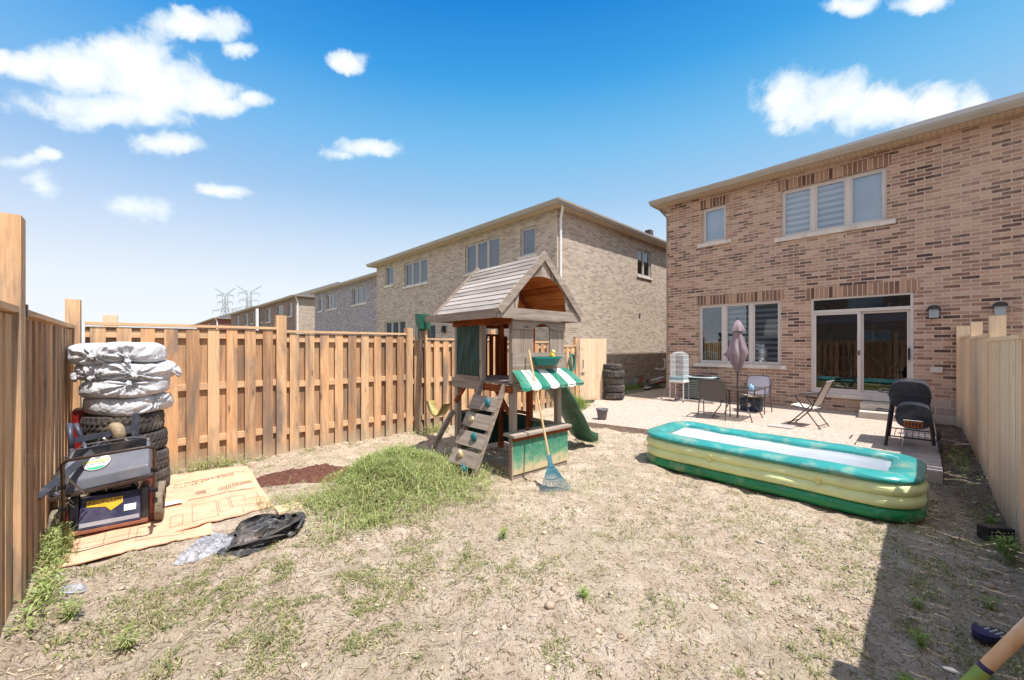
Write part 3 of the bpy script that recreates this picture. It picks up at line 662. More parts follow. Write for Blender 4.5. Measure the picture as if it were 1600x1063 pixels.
for y0,y1,t in ((10.24,12.36,1.86),(7.66,10.06,1.82),(5.22,7.46,1.77),(2.78,5.06,1.77),(.38,2.62,1.77)):
    f=MB(); y=y0
    while y<y1-.01:
        w=min(.138,y1-y); f.box(.56+random.uniform(0,.004),.578,y,y+w-.003,-.1,t-.04); y+=.1385
    part('panel_boards',f,m_new,rt,True)
    part('cap',MB().box(.548,.64,y0-.01,y1+.01,t-.038,t),m_newy,rt,True)
    for z in (.3,1.0,1.62): part('rail',MB().box(.579,.62,y0,y1,z-.045,z+.045),m_newy,rt,True)
for y,t in ((12.28,2.08),(10.15,2.07),(7.56,2.04),(5.14,2.04),(2.70,2.04),(.30,2.04)):
    part('post',MB().box(.574 if y<12 else .50,.70,y-.07,y+.07,-.1,t),m_new,rt,True)
# gate at the far end
gt=thing('gate','narrow upright board gate standing open between the side fence and the tyre stack','gate',(-6.9,9.32,0),R(-24))
f=MB()
for i in range(7): f.box(-.012+random.uniform(0,.003),.012,.03+i*.128,.03+i*.128+.125,.08,1.88)
part('boards',f,m_new,gt)
for z in (.35,1.6): part('rail',MB().box(-.05,-.0125,.03,.92,z-.045,z+.045),m_newy,gt)
part('handle',MB().tube([(.012,.12,1.02),(.05,.12,1.04),(.055,.12,1.14),(.05,.12,1.24),(.012,.12,1.26)],.009,6),m_black,gt)
part('latch',MB().box(.0125,.03,.07,.17,.84,.90),m_steel,gt)

# teal hose reel hanging on the fence
hs=thing('garden_hose','coiled teal hose hanging on the far fence beside the gate','hose',(-6.90,8.95,1.2))
for k in range(5):
    pts=[]
    for i in range(28):
        a=2*math.pi*i/28; pts.append((.012+.012*k, (.10+.012*(k%3))*math.cos(a)*(1 if abs(math.sin(a))<.7 else .8), .25*math.sin(a)*(.93+.03*(k%3))))
    part('coil',MB().tube(pts,.012,6,closed=True),m_teal,hs)
part('hook',MB().box(-.02,.08,-.02,.02,.2,.24),m_steel,hs)

# ------------------------------------------------------------------ playhouse fort (axes: x left->right -4.95..-3.6, y 3.47..4.40)
FA=R(2.6)
F=thing('playhouse','weathered grey wooden playhouse fort with shingle board roof, green tarps and striped awning','playhouse',(-3.6,3.47,.03),-FA)
# local frame: origin at near corner post, x to -1.35, y to .93
W_,D_=1.35,.93; ZD=1.16
def pst(x,y,z0=-.1,z1=2.0,m=None,s=.04,label=None): return bevel(part('post',MB().box(x-s,x+s,y-s,y+s,z0,z1),m or m_pz,F,label=label),.004,1)
pst(-.04,.04); pst(-W_+.04,.04); pst(-.04,D_-.04); pst(-W_+.04,D_-.04,m=m_bz); pst(-.62,D_-.04,z1=2.0,m=m_bz); pst(-.66,.02,z0=1.05,z1=2.0,m=m_pz,s=.035)
# deck
d=MB()
for i in range(9): d.box(-W_+.005,-.005,.0+i*.104,.0+i*.104+.098,ZD-.025,ZD)
part('deck_boards',d,m_px,F)
part('deck_rail',MB().box(-W_-.012,-.62,-.036,-.002,ZD-.13,ZD+.01),m_px,F)
part('deck_rail',MB().box(-.61,.0,-.034,-.001,ZD-.12,ZD-.03),m_bx,F)
part('deck_rail',MB().box(-.001,.018,0,D_,ZD-.11,ZD-.002),m_py,F)
part('deck_rail',MB().box(-W_-.022,-W_-.001,0,D_,ZD-.11,ZD),m_by,F)
part('deck_rail',MB().box(-W_,0,D_+.001,D_+.022,ZD-.11,ZD),m_bx,F)
# knee braces
for s in (1,): 
    part('brace',MB().bar((-W_+.06,-.02,ZD-.36),(-W_+.32,-.02,ZD-.10),.03,.06),m_bx,F)
    part('brace',MB().bar((-.06,.02,ZD-.42),(-.36,.02,ZD-.10),.03,.06),m_bx,F)
    part('brace',MB().bar((-.03,.1,.3),(-.03,.3,.56),.03,.05),m_by,F)
# upper beams
part('beam',MB().box(-W_-.01,.01,-.03,.008,1.93,2.02),m_bx,F); part('beam',MB().box(-W_-.01,.01,D_-.008,D_+.03,1.93,2.02),m_bx,F)
part('beam',MB().box(-.0385,-.001,.01,D_-.01,1.93,2.02),m_by,F); part('beam',MB().box(-W_,-W_+.038,.01,D_-.01,1.93,2.02),m_by,F)
# green tarp on the left half of the ladder side
m_tarp=bpy.data.materials.new('green_tarp'); m_tarp.use_nodes=True; g=N(m_tarp.node_tree); b=m_tarp.node_tree.nodes['Principled BSDF']
p=g.pos(); q=g.n('ShaderNodeMapping'); q.inputs['Rotation'].default_value=(0,R(32),0); g.l(p,q.inputs[0]); q.inputs['Scale'].default_value=(26,4,3)
nn=g.noise(q.outputs[0],1,3,.5); g.l(g.ramp(nn,[(.3,lin((6,40,38))),(.66,lin((12,66,60))),(.8,lin((40,100,92)))]),b.inputs['Base Color']); b.inputs['Roughness'].default_value=.6; g.l(g.bump(nn,.8,.02),b.inputs['Normal'])
def cloth(x0,x1,z0,z1,yf,amp,nx=24,nz=24,th=0):
    vs=[];fs=[]
    for j in range(nz+1):
        for i in range(nx+1):
            u=i/nx;v=j/nz; e=min(u,1-u,v,1-v)*4; e=min(1,e)
            d=amp*e*float(vnoise((u*5-v*3),(v*1.6+u*1.2),sd=4))
            vs.append((x0+(x1-x0)*u,yf+d,z0+(z1-z0)*v))
    for j in range(nz):
        for i in range(nx): a=j*(nx+1)+i; fs.append((a,a+1,a+nx+2,a+nx+1))
    return MB().add(vs,fs)
part('tarp',cloth(-W_+.075,-.695,ZD+.03,1.93,-.012,.02),m_tarp,F,smooth=True)
part('tarp_batten',MB().box(-W_+.07,-.70,-.03,-.001,ZD+.012,ZD+.055),m_px,F)
# railing on the far-left (-x) side
r=MB()
for i in range(7): r.box(-W_-.016,-W_+.0,.06+i*.125,.06+i*.125+.075,ZD,1.80)
part('railing_slats',r,m_bz,F); part('railing_top',MB().box(-W_-.04,-W_+.03,.05,D_-.05,1.80,1.835),m_by,F)
r=MB()
for i in range(5): r.box(-W_+.09+i*.125,-W_+.165+i*.125,D_-.02,D_-.0,ZD,1.80)
part('railing_slats',r,m_bz,F)
r=[(-W_+.66,2.0),(-W_+.66,1.84)]+[(-W_+.66+.6*k/10,1.84+.11*math.sin(math.pi*k/10)) for k in range(1,10)]+[(-.04,1.84),(-.04,2.0)]
part('arch_board',MB().prism(r,D_-.03,D_-.012,'xz'),m_bx,F)
# awning-side wall (+x face)
XF=.0
def yz(poly,x0,x1): return MB().prism(poly,x0,x1,'yz')
hd=[(-.035,1.86),(.31,1.86)]+[(.33+.36*k/10,1.87+.075*math.sin(math.pi*k/10)) for k in range(0,11)]+[(.71,1.86),(D_+.035,1.86),(D_+.035,2.0),(-.035,2.0)]
part('header_board',yz(hd,.020,.040),m_py,F)
for a,b in ((-.03,.165),(.168,.345),(.665,.82),(.823,D_+.03)): part('wall_board',MB().box(.0005,.0185,a,b,1.5,1.95),m_pz,F)
part('wall_board',MB().box(.019,.038,-.035,D_+.035,1.425,1.555),m_py,F); part('wall_board',MB().box(.0185,.0375,-.035,D_+.035,1.29,1.421),m_py,F)
part('window_trim',MB().box(-.02,.0,.345,.40,1.5,1.95),m_bz,F,label='red brown inner window board')
# planter with toy duck
pl=MB(); 
pts=[(0,-.235),(.055,-.235),(.13,-.17),(.16,-.06),(.16,.06),(.13,.17),(.055,.235),(0,.235)]
vs=[(.042+x,.55+y,1.50) for x,y in pts]+[(.042+x*.75,.55+y*.82,1.39) for x,y in pts]; k=len(pts)
pl.add(vs,[(i,(i+1)%k,k+(i+1)%k,k+i) for i in range(k)]+[tuple(range(k,2*k))[::-1]])
vs=[(.042+x*1.1,.55+y*1.06,1.50) for x,y in pts]+[(.042+x*1.1,.55+y*1.06,1.475) for x,y in pts]+[(.042+x*.92,.55+y*.94,1.50) for x,y in pts]
pl.add(vs,[(i,(i+1)%k,k+(i+1)%k,k+i) for i in range(k)]+[(i,(i+1)%k,2*k+(i+1)%k,2*k+i) for i in range(k)])
PLT=part('planter',pl,m_teal,F)
# counter & lower panel
bevel(part('counter',MB().box(-.08,.14,-.10,D_+.06,.50,.538),m_py,F),.005,1)
part('counter_trim',MB().box(.085,.11,-.08,D_+.04,.452,.4995),m_by,F)
def panelmat():
    m,g,b=newmat('faded_green_panel'); s=g.n('ShaderNodeSeparateXYZ'); p=g.pos(); g.l(p,s.inputs[0])
    z=g.math('ADD',s.outputs[2],g.math('MULTIPLY',g.noise(p,7,3,.6),.22)); n=g.noise(p,22,5,.7)
    v=g.n('ShaderNodeTexVoronoi'); v.inputs['Scale'].default_value=11; g.l(p,v.inputs['Vector'])
    z=g.math('ADD',z,g.math('MULTIPLY',v.outputs['Distance'],-.12))
    c=g.ramp(z,[(.16,lin((196,178,140))),(.20,lin((150,166,130))),(.30,lin((72,140,112))),(.55,lin((30,112,92)))])
    c=g.mix(g.ramp(n,[(.45,(0,0,0)),(.7,(.3,.3,.3))]),c,lin((170,180,150)))
    g.l(c,b.inputs['Base Color']); b.inputs['Roughness'].default_value=.6; return m
m_panel=panelmat()
part('lower_panel',MB().box(.075,.086,-.075,.27,.03,.452).box(.077,.088,.273,D_+.03,.03,.452),m_panel,F)
part('base_board',MB().box(.04,.074,-.07,D_+.03,-.06,.11),m_py,F)
part('base_board',MB().box(-W_+.7,-.02,-.02,.02,-.06,.09),m_px,F)
part('panel_frame',MB().box(.03,.090,-.095,-.076,-.05,.50),m_pz,F)
part('tarp',cloth(-W_+.06,-.72,.06,.56,D_-.02,.012,12,12),m_tarp,F,smooth=True)
part('side_panel',MB().box(-W_-.004,-W_+.01,.08,D_-.08,.04,.60),m_tarp,F)
part('rail',MB().box(-W_+.08,-.68,D_-.05,D_-.01,.58,.62),m_bx,F)
part('rail',MB().box(-.60,-.08,D_-.06,D_+.01,.50,.54),m_px,F); part('side_panel',MB().box(-.58,-.08,D_-.03,D_-.015,.1,.5),m_panel,F)
part('rail',MB().box(-W_-.03,-W_+.03,.08,D_-.08,.60,.64),m_py,F)
# awning
AW=[lin((30,112,92)),lin((226,228,220))]
m_aw=plain('awning_green',AW[0],.55,.2,8,.2,dirt=lin((110,150,124))); m_ww=plain('awning_white',AW[1],.6,.08,9,.2,dirt=lin((190,184,170)))
aw=MB(); ns=7; ya,yb=-.045,D_+.05; oa,ob=-.11,D_+.13
def awp(t,v):  # v 0 top ..1 bottom edge, then valance
    y=(ya+(yb-ya)*t)*(1-v)+(oa+(ob-oa)*t)*v; x=.042+.25*v; z=1.33-.185*v+.012*math.sin(math.pi*v)-.018*math.sin(math.pi*((t*ns)%1))*v*v
    return (x,y,z)
for i in range(ns):
    aw.mi=i%2
    for q in range(4):
        t0=(i+q/4)/ns;t1=(i+(q+1)/4)/ns
        if q==3: t1=(i+.9999)/ns
        col=[]
        for t in (t0,t1):
            c=[awp(t,v/6) for v in range(7)]; e=c[-1]; c.append((e[0]+.004,e[1],e[2]-.035)); col.append(c)
        vs=col[0]+col[1]; aw.add(vs,[(j,j+1,9+j-0,8+j) for j in range(7)])
AWN=part('awning',aw,[m_aw,m_ww],F)
part('awning_frame',MB().tube([(.04,-.05,1.16),(.28,-.10,1.125),(.29,D_+.12,1.125),(.04,D_+.05,1.16)],.008,6),m_bronze,F)
# roof: ridge along x
RX0,RX1=-W_+.06,.13; yc=D_/2-.035; hw=.755; ZE,ZR=2.085,2.84
def slope(s): # generator for lap boards on one side
    rb=MB(); n=11
    for i in range(n):
        a=i/n; b2=(i+1.12)/n; b2=min(b2,1)
        ya_,za=yc-s*hw*(1-a),ZE+(ZR-ZE)*a; yb_,zb=yc-s*hw*(1-b2),ZE+(ZR-ZE)*b2
        nrm=Vector((0,-s*(ZR-ZE),hw)).normalized()
        o1=nrm*.019; o2=nrm*.009; 
        j=random.uniform(-.006,.006)
        A=Vector((0,ya_,za));B=Vector((0,yb_,zb))
        vs=[]
        for x in (RX0-.03+j,RX1+.0+j):
            X=Vector((x,0,0)); vs+= [A+X+nrm*.003,B+X-nrm*.006,B+X+o2,A+X+o1]
        rb.add(vs,[(0,1,2,3),(7,6,5,4),(0,4,5,1),(1,5,6,2),(2,6,7,3),(3,7,4,0)])
    return rb
m_roofw=wood('roof_boards',[lin((112,102,96)),lin((146,136,128)),lin((172,162,154)),lin((186,176,168))],'x',lin((96,86,80)),.35)
part('roof_boards',slope(1),m_roofw,F); part('roof_boards',slope(-1),m_roofw,F)
m_ceil=wood('orange_lining',[lin((104,48,20)),lin((160,84,40)),lin((196,118,62)),lin((214,140,80))],'x')
for s in (1,-1):   # stained underside boards
    c=MB(); n=9
    for i in range(n):
        a=(i+.04)/n;b2=(i+.96)/n; y1_,z1_=yc-s*(hw-.03)*(1-a),ZE+(ZR-ZE)*a-.012; y2_,z2_=yc-s*(hw-.03)*(1-b2),ZE+(ZR-ZE)*b2-.012
        c.add([(RX0,y1_,z1_),(RX1-.01,y1_,z1_),(RX1-.01,y2_,z2_),(RX0,y2_,z2_),(RX0,y1_,z1_-.014),(RX1-.01,y1_,z1_-.014),(RX1-.01,y2_,z2_-.014),(RX0,y2_,z2_-.014)],[(0,1,2,3),(7,6,5,4),(0,4,5,1),(1,5,6,2),(2,6,7,3),(3,7,4,0)])
    part('roof_lining',c,m_ceil,F)
for x0,x1,m in ((RX1+.001,RX1+.026,m_py),(RX0-.058,RX0-.032,m_py)):
    for s in (1,-1):
        A=Vector((0,yc-s*(hw+.03),ZE-.06)); 
        nz=Vector((0,-s*(ZR-ZE),hw)).normalized()
        lo=Vector((0,yc-s*(hw+.02),ZE-.015)); hi=Vector((0,yc,ZR+.005+.0*s))
        q=[lo+nz*.04,hi+Vector((0,0,.055)),hi-Vector((0,0,.075)),lo-nz*.055]
        part('rake_board',MB().prism([(v.y,v.z) for v in q],x0+(.0015 if s>0 else 0),x1,'yz'),m,F)
part('gable_beam',MB().box(RX1-.03,RX1-.002,yc-hw-.02,yc+hw+.02,ZE-.10,ZE+.03),m_py,F)
part('gable_beam',MB().box(RX0-.03,RX0-.002,yc-hw-.02,yc+hw+.02,ZE-.10,ZE+.03),m_py,F)
for s in (1,-1): part('fascia',MB().box(RX0-.0,RX1-.031,yc-s*(hw+.018)-.011,yc-s*(hw+.018)+.011,ZE-.10,ZE+.012),m_px,F)
# gable infill with arched opening
gi=[]; n=14
def roofz(y): return ZE+(ZR-ZE)*(1-abs(y-yc)/hw)-.02
ow=.43
top=[(yc-hw+.12,roofz(yc-hw+.12)),(yc,roofz(yc)),(yc+hw-.12,roofz(yc+hw-.12))]
arch=[(yc+ow*math.cos(math.pi*k/n),ZE+.22+.33*math.sin(math.pi*k/n)) for k in range(n+1)]
def quadstrip():
    mb=MB()
    ys=[yc-hw+.1+ (2*hw-.2)*i/40 for i in range(41)]
    for a,b in zip(ys[:-1],ys[1:]):
        def lo(y):
            t=(y-yc)/ow
            return ZE+.02 if abs(t)>=1 else ZE+.20+.27*math.sqrt(max(0,1-t*t))
        la,lb=lo(a),lo(b); ta,tb=max(roofz(a),ZE+.02),max(roofz(b),ZE+.02)
        if abs((a+b)/2-yc)<ow and la<ZE+.2: la=lb
        if ta-la<.005 and tb-lb<.005: continue
        ta=max(ta,la);tb=max(tb,lb)
        mb.add([(RX1-.026,a,la),(RX1-.026,b,lb),(RX1-.026,b,tb),(RX1-.026,a,ta),(RX1-.008,a,la),(RX1-.008,b,lb),(RX1-.008,b,tb),(RX1-.008,a,ta)],[(0,1,2,3),(7,6,5,4),(0,4,5,1),(1,5,6,2),(2,6,7,3),(3,7,4,0)])
    return mb
part('gable_board',quadstrip(),m_py,F)
part('rafter',MB().bar((RX0+.5,yc-.46,ZE+.20),(RX0+.5,yc+.02,ZR-.14),.035,.06),m_by,F)
part('rafter',MB().bar((RX0+.6,yc+.56,ZE+.10),(RX0+.6,yc,ZR-.14),.035,.06),m_by,F)
# outrigger brace lower left
part('outrigger',MB().bar((-W_+.0,-.02,.66),(-W_+.02,-.52,-.06),.045,.07),m_py,F)
# ladder / climbing wall
a0,a1=Vector((-.52,-.40,-.04)),Vector((-.57,.0,ZD-.03)); b0,b1=Vector((-.12,-.40,-.04)),Vector((-.09,.0,ZD-.03))
a0=Vector((-.60,-.60,-.05)); b0=Vector((-.17,-.54,-.05)); a1=Vector((-.60,-.03,ZD-.02)); b1=Vector((-.12,-.03,ZD-.02))
LD=part('climbing_ladder',MB().bar(a0,a1,.035,.07,up=(0,-1,.4)).bar(b0,b1,.035,.07,up=(0,-1,.4)),m_py,F)
nrm=(b0-a0).cross(a1-a0).normalized()
if nrm.y>0: nrm=-nrm
for i,t in enumerate((.0,.15,.335,.52,.705)):
    h=.145; A=a0.lerp(a1,t); B=b0.lerp(b1,t); A2=a0.lerp(a1,t+h); B2=b0.lerp(b1,t+h)
    if i==0: A2=a0.lerp(a1,t+.07); B2=b0.lerp(b1,t+.07)
    e=(B-A).normalized()*.03; o1=nrm*.037; o2=nrm*.058
    vs=[A-e+o1,B+e+o1,B2+e+o1,A2-e+o1,A-e+o2,B+e+o2,B2+e+o2,A2-e+o2]
    part('plank',MB().add(vs,[(3,2,1,0),(4,5,6,7),(0,1,5,4),(1,2,6,5),(2,3,7,6),(3,0,4,7)]),m_px,LD)
def rock(c,s,sd):
    vs=[];fs=[];n=10;m=6
    for i in range(m+1):
        for j in range(n):
            th=math.pi*i/m;ph=2*math.pi*j/n; d=Vector((math.sin(th)*math.cos(ph),math.sin(th)*math.sin(ph),math.cos(th)))
            k=1+.38*float(vnoise(d.x*2+sd,d.y*2,d.z*2,sd)); d2=Vector((d.x*s,d.y*s*.55,d.z*s*1.05))*k; vs.append(Vector(c)+d2)
    for i in range(m):
        for j in range(n): fs.append((i*n+j,i*n+(j+1)%n,(i+1)*n+(j+1)%n,(i+1)*n+j))
    return MB().add(vs,fs)
m_tan2=plain('tan_plastic',lin((206,184,150)),.5,.1,9,.1); m_blup=plain('blue_teal_plastic',lin((40,110,120)),.45,.2,9,.1)
for t,u,m,nm in ((.78,.72,m_blup,'climbing_hold'),(.60,.28,m_tan2,'climbing_hold'),(.43,.66,m_blup,'climbing_hold'),(.245,.36,m_tan2,'climbing_hold'),(.125,.70,m_blup,'climbing_hold')):
    c=a0.lerp(a1,t).lerp(b0.lerp(b1,t),u)+nrm*.075; part(nm,rock(c,.052,int(t*100)),m,LD,smooth=True)
# slide on the far side
sl_=MB(); prof=[(0,1.16),(.06,1.16),(.18,1.10),(.35,.92),(.55,.70),(.66,.53),(.76,.42),(.85,.28),(.93,.16),(1.0,.10),(1.08,.08)]
sec=[(-.25,.12),(-.235,.13),(-.215,.12),(-.19,.0),(-.1,-.02),(0,-.025),(.1,-.02),(.19,0),(.215,.12),(.235,.13),(.25,.12),(.235,.0),(.12,-.05),(-.12,-.05),(-.235,.0)]
vs=[];fs=[];k=len(sec)
for i,(yy,zz) in enumerate(prof):
    for u,v in sec: vs.append((-.42+u,D_+.02+yy+ -v*.45*(0<i<9),zz+v))
for i in range(len(prof)-1):
    for j in range(k): fs.append((i*k+j,i*k+(j+1)%k,(i+1)*k+(j+1)%k,(i+1)*k+j))
sl_.add(vs,fs); part('slide',sl_,m_greenp,F,smooth=True)
# swing beam, swing post
SW=part('swing_beam',MB().bar((-W_-.02,.42,2.10),(-3.33,.50,2.17),.045,.13),m_px,F)
part('swing_post',MB().bar((-3.26,.40,-.1),(-3.26,.47,2.22),.045,.08),m_pz,F); part('swing_post',MB().bar((-3.20,.56,-.1),(-3.22,.53,2.22),.04,.07),m_fence,F)
part('bracket',MB().prism([(-3.36,2.28),(-3.16,2.26),(-3.13,1.98),(-3.22,1.94),(-3.34,2.12)],.38,.60,'xz'),plain('green_bracket',lin((24,84,62)),.4,.1,6,0),F)
mb=MB(); 
s0=Vector((-2.93,.47,2.08)); s1=Vector((-2.30,.47,2.08)); q0=Vector((-2.90,.46,.62)); q1=Vector((-2.33,.46,.60))
m_rope=plain('tan_rope',lin((168,152,120)),.8,.1,30,0); part('swing_rope',MB().tube([s0,s0.lerp(q0,.5)+Vector((.01,.02,0)),q0],.004,5),m_rope,F); part('swing_rope',MB().tube([s1,s1.lerp(q1,.5),q1],.004,5),m_rope,F)
sv=[];sfs=[]
for i in range(13):
    t=i/12; x=-2.90+.57*t; z=.60-.24*math.sin(math.pi*t)**.8
    for y in (.37,.55): sv+= [(x,y,z),(x,y,z-.015)]
for i in range(12):
    a=i*4; sfs+=[(a,a+2,a+6,a+4),(a+1,a+5,a+7,a+3),(a,a+4,a+5,a+1),(a+2,a+3,a+7,a+6)]
part('swing_seat',MB().add(sv,sfs),plain('swing_seat',lin((166,150,90)),.5,.3,6,.1,dirt=lin((120,66,36))),F,smooth=True)
for x in (-1.95,-1.82):
    part('hook_chain',MB().tube([(x,.47,2.05),(x+.005,.47,1.95),(x,.47,1.86),(x+.005,.48,1.72)],.007,5),m_black,F)
# toys
dk=thing('toy_duck','small yellow toy standing in the green window planter of the playhouse','toy',(-3.5,4.13,1.50))
part('body',rock((0,0,.035),.045,3),m_yellow,dk,smooth=True); part('head',rock((0,.01,.085),.03,5),plain('pale_yellow',lin((222,196,120)),.5,.1,9,0),dk,smooth=True)
ty=thing('toy_bottle','yellow plastic toy left on the playhouse deck','toy',(-3.70,3.60,1.19))
part('body',MB().lathe([(0,0),(.05,0),(.055,.05),(.05,.12),(.03,.20),(.02,.26),(0,.27)],14),m_yellow,ty,smooth=True); part('base',MB().lathe([(0,-.001),(.07,-.001),(.07,.02),(.052,.022)],14),m_white,ty)

# ------------------------------------------------------------------ leaf rake leaning on the playhouse
rk=thing('leaf_rake','blue fan leaf rake with long pale wooden handle leaning on the playhouse counter','rake',(-2.97,3.56,0))
top=Vector((-3.50,3.66,1.62)); hub=Vector((-3.05,3.555,.30))
part('handle',MB().tube([top,hub],.013,8),wood('ash_handle',[lin((186,150,104)),lin((214,184,140))],'z'),rk,True)
m_rk=plain('blue_rake_plastic',lin((72,116,130)),.45,.15,8,0)
dr=(hub-top).normalized(); sd=Vector((.55,.83,0)).normalized(); sd=(sd-dr*sd.dot(dr)).normalized()
part('socket',MB().bar(hub-dr*.08,hub+dr*.06,.05,.03,up=sd.cross(dr)),m_rk,rk,True)
for i in range(19):
    a=(i-9)/9*.52; e=hub+(dr*math.cos(a)+sd*math.sin(a))*.36; e.z=max(e.z,.03); tip=e+Vector((.035,-.005,-.03))
    part('tine',MB().tube([hub+sd*a*.03,hub.lerp(e,.55),e,tip],[.005,.0045,.0035,.003],5),m_rk,rk,True)
mbk=MB()
mbk.tube([hub+(dr*math.cos(a)+sd*math.sin(a))*.20 for a in [(-.5+j*.1) for j in range(11)]],.005,5); part('brace',mbk,m_rk,rk,True)

# ------------------------------------------------------------------ inflatable pool
PL=thing('inflatable_pool','long rectangular inflatable pool with teal rim and yellow green sides','pool',(-1.385,5.80,.0),R(-1.8))
def vinyl(name,c,v=.1):
    m,g,b=newmat(name); p=g.pos(); n=g.noise(p,2.4,3,.5,.8)
    q=g.vm('MULTIPLY',p,(1.5,1.5,9)); n2=g.noise(q,2,3,.5,.6)
    dn=g.noise(p,5,5,.65); s=g.n('ShaderNodeSeparateXYZ'); g.l(p,s.inputs[0])
    col=g.mix(g.ramp(n,[(.35,(0,0,0)),(.7,(1,1,1))]),tuple(x*(1-v) for x in c),tuple(min(1,x*(1+v)) for x in c))
    col=g.mix(g.ramp(dn,[(.50,(0,0,0)),(.72,(.5,.5,.5))]),col,lin((196,184,150)))
    g.l(col,b.inputs['Base Color']); b.inputs['Roughness'].default_value=.3; b.inputs['Specular IOR Level'].default_value=.5
    g.l(g.bump(g.math('ADD',n2,g.math('MULTIPLY',n,.5)),.55,.035),b.inputs['Normal']); return m
m_pteal=vinyl('teal_vinyl',lin((50,142,138))); m_pyel=vinyl('yellow_green_vinyl',lin((214,222,162)),.05); m_pgrn=vinyl('green_vinyl',lin((22,124,78)),.15); m_pwht=plain('white_vinyl',lin((236,238,240)),.35,.03,3,.1,bs=6)
L2,W2,CR=1.425,.655,.36
def rrect(off,n=14,ns=26):
    pts=[]; r=max(.03,CR-off); a=L2-off; b=W2-off
    for cx,cy,a0_ in ((a-r,b-r,0),(-a+r,b-r,90),(-a+r,-b+r,180),(a-r,-b+r,270)):
        for i in range(n+1):
            t=R(a0_+90*i/n); pts.append((cx+r*math.cos(t),cy+r*math.sin(t)))
    out=[]
    for i,p in enumerate(pts):       # refine the straights
        q=pts[(i+1)%len(pts)]; dl=math.dist(p,q); k=max(1,int(dl/.09)) if dl>.15 else 1
        if k>1: k=ns if dl>1 else 12
        for j in range(k): out.append((p[0]+(q[0]-p[0])*j/k,p[1]+(q[1]-p[1])*j/k))
    return out
def sweep(profile,closed=True,wob=.008,sd=0):
    """profile: list of (offset inwards, z)"""
    loops=[rrect(o) for o,z in profile]; n=len(loops[0]); vs=[];fs=[]; k=len(profile)
    cen=rrect(.15)
    for j in range(k):
        for i in range(n):
            x,y=loops[j][i]; cx,cy=cen[i]; z=profile[j][1]
            w=wob*float(vnoise(cx*3.2,cy*3.2,z*9,sd+3))+wob*.6*float(vnoise(cx*9,cy*9,z*5,sd))
            l=math.hypot(x,y); lift=.025*math.exp(-((cx+1.2)/.35)**2)*(z/.46)
            vs.append((x*(1+w/l),y*(1+w/l),z+w*.5+lift))
    for j in range(k if closed else k-1):
        j2=(j+1)%k
        for i in range(n): fs.append((j*n+i,j*n+(i+1)%n,j2*n+(i+1)%n,j2*n+i))
    return MB().add(vs,fs),n
def ell(co,cz,ro,rz,a0,a1,n=12): return [(co-ro*math.cos(R(a0+(a1-a0)*i/n)),cz+rz*math.sin(R(a0+(a1-a0)*i/n))) for i in range(n+1)]
part('rim_tube',sweep(ell(.135,.398,.133,.056,0,345,20),sd=1)[0],m_pteal,PL,smooth=True)
part('side_tube',sweep([(.07,.37),(.03,.355),(.008,.33),(.0,.30),(.008,.275),(.024,.256),(.034,.250)],False,sd=2,wob=.014)[0],m_pyel,PL,smooth=True)
part('side_tube',sweep([(.034,.2505),(.02,.24),(.004,.215),(-.002,.185),(.006,.158),(.024,.138),(.045,.130)],False,sd=2,wob=.016)[0],m_pyel,PL,smooth=True)
part('base_tube',sweep([(.045,.1305),(.02,.118),(.004,.09),(.0,.06),(.012,.03),(.035,.008),(.08,-.01)],False,sd=2,wob=.014)[0],m_pgrn,PL,smooth=True)
inn=[(.225,.438),(.262,.41),(.255,.35),(.235,.29),(.262,.235),(.232,.18),(.262,.12),(.24,.07),(.29,.02)]
mb,n_=sweep(inn,False,sd=5); k0=len(inn)-1; mb.f.append(tuple(k0*n_+i for i in range(n_))); mb.m.append(0)
part('liner',mb,m_pwht,PL,smooth=True)
for x in (-.42,.66):
    for zz,rr in ((.30,.026),(.262,.018)): part('valve',MB().lathe([(0,0),(rr,0),(rr,.012),(rr*.5,.018),(0,.018)],12,(x,-W2-.012,zz),'y',lambda r,z,a,j:r).add([],[]),plain('clear_valve',lin((214,206,140)),.25,.1,9,0) if x<0 and rr>.02 else bpy.data.materials['clear_valve'],PL)

# ------------------------------------------------------------------ grill
GR_=thing('charcoal_grill','black barrel charcoal grill with round firebox, standing between pool and steps','grill',(-.13,8.75,.078))
def barrel(x,y0,y1,zc,rx,rz,lid=True,n=22):
    mb=MB(); ring=[]
    for i in range(n):
        a=2*math.pi*i/n; ex=.72
        cx=math.copysign(abs(math.cos(a))**ex,math.cos(a)); sz=math.copysign(abs(math.sin(a))**ex,math.sin(a)); ring.append((x+rx*cx,zc+rz*sz))
    vs=[(a,y0,b) for a,b in ring]+[(a,y1,b) for a,b in ring]
    mb.add(vs,[(i,(i+1)%n,n+(i+1)%n,n+i) for i in range(n)]+[tuple(range(n))[::-1],tuple(range(n,2*n))]); return mb
m_grl=plain('grill_black',lin((40,42,52)),.42,.2,6,.1,dirt=lin((92,90,92)))
bevel(part('barrel',barrel(0,-.02,.78,.82,.235,.225),m_grl,GR_),.012); bevel(part('firebox',barrel(.045,-.40,-.03,.545,.195,.185),m_grl,GR_),.012)
part('lid_seam',MB().box(-.25,.25,-.03,.79,.795,.805),m_black,GR_); part('lid_seam',MB().box(-.158,.248,-.41,-.031,.50,.51),m_black,GR_)
part('vent_plate',MB().box(-.055,.145,-.414,-.402,.385,.47),plain('rust',lin((150,76,40)),.8,.3,30,.3),GR_)
vt=MB()
for i in range(5): vt.box(-.04+i*.036,-.022+i*.036,-.418,-.4145,.40,.455)
part('vent_slot',vt,m_black,GR_); part('vent_handle',MB().tube([(-.06,-.41,.475),(-.06,-.44,.485),(.15,-.44,.485),(.15,-.41,.475)],.01,6),m_steel,GR_)
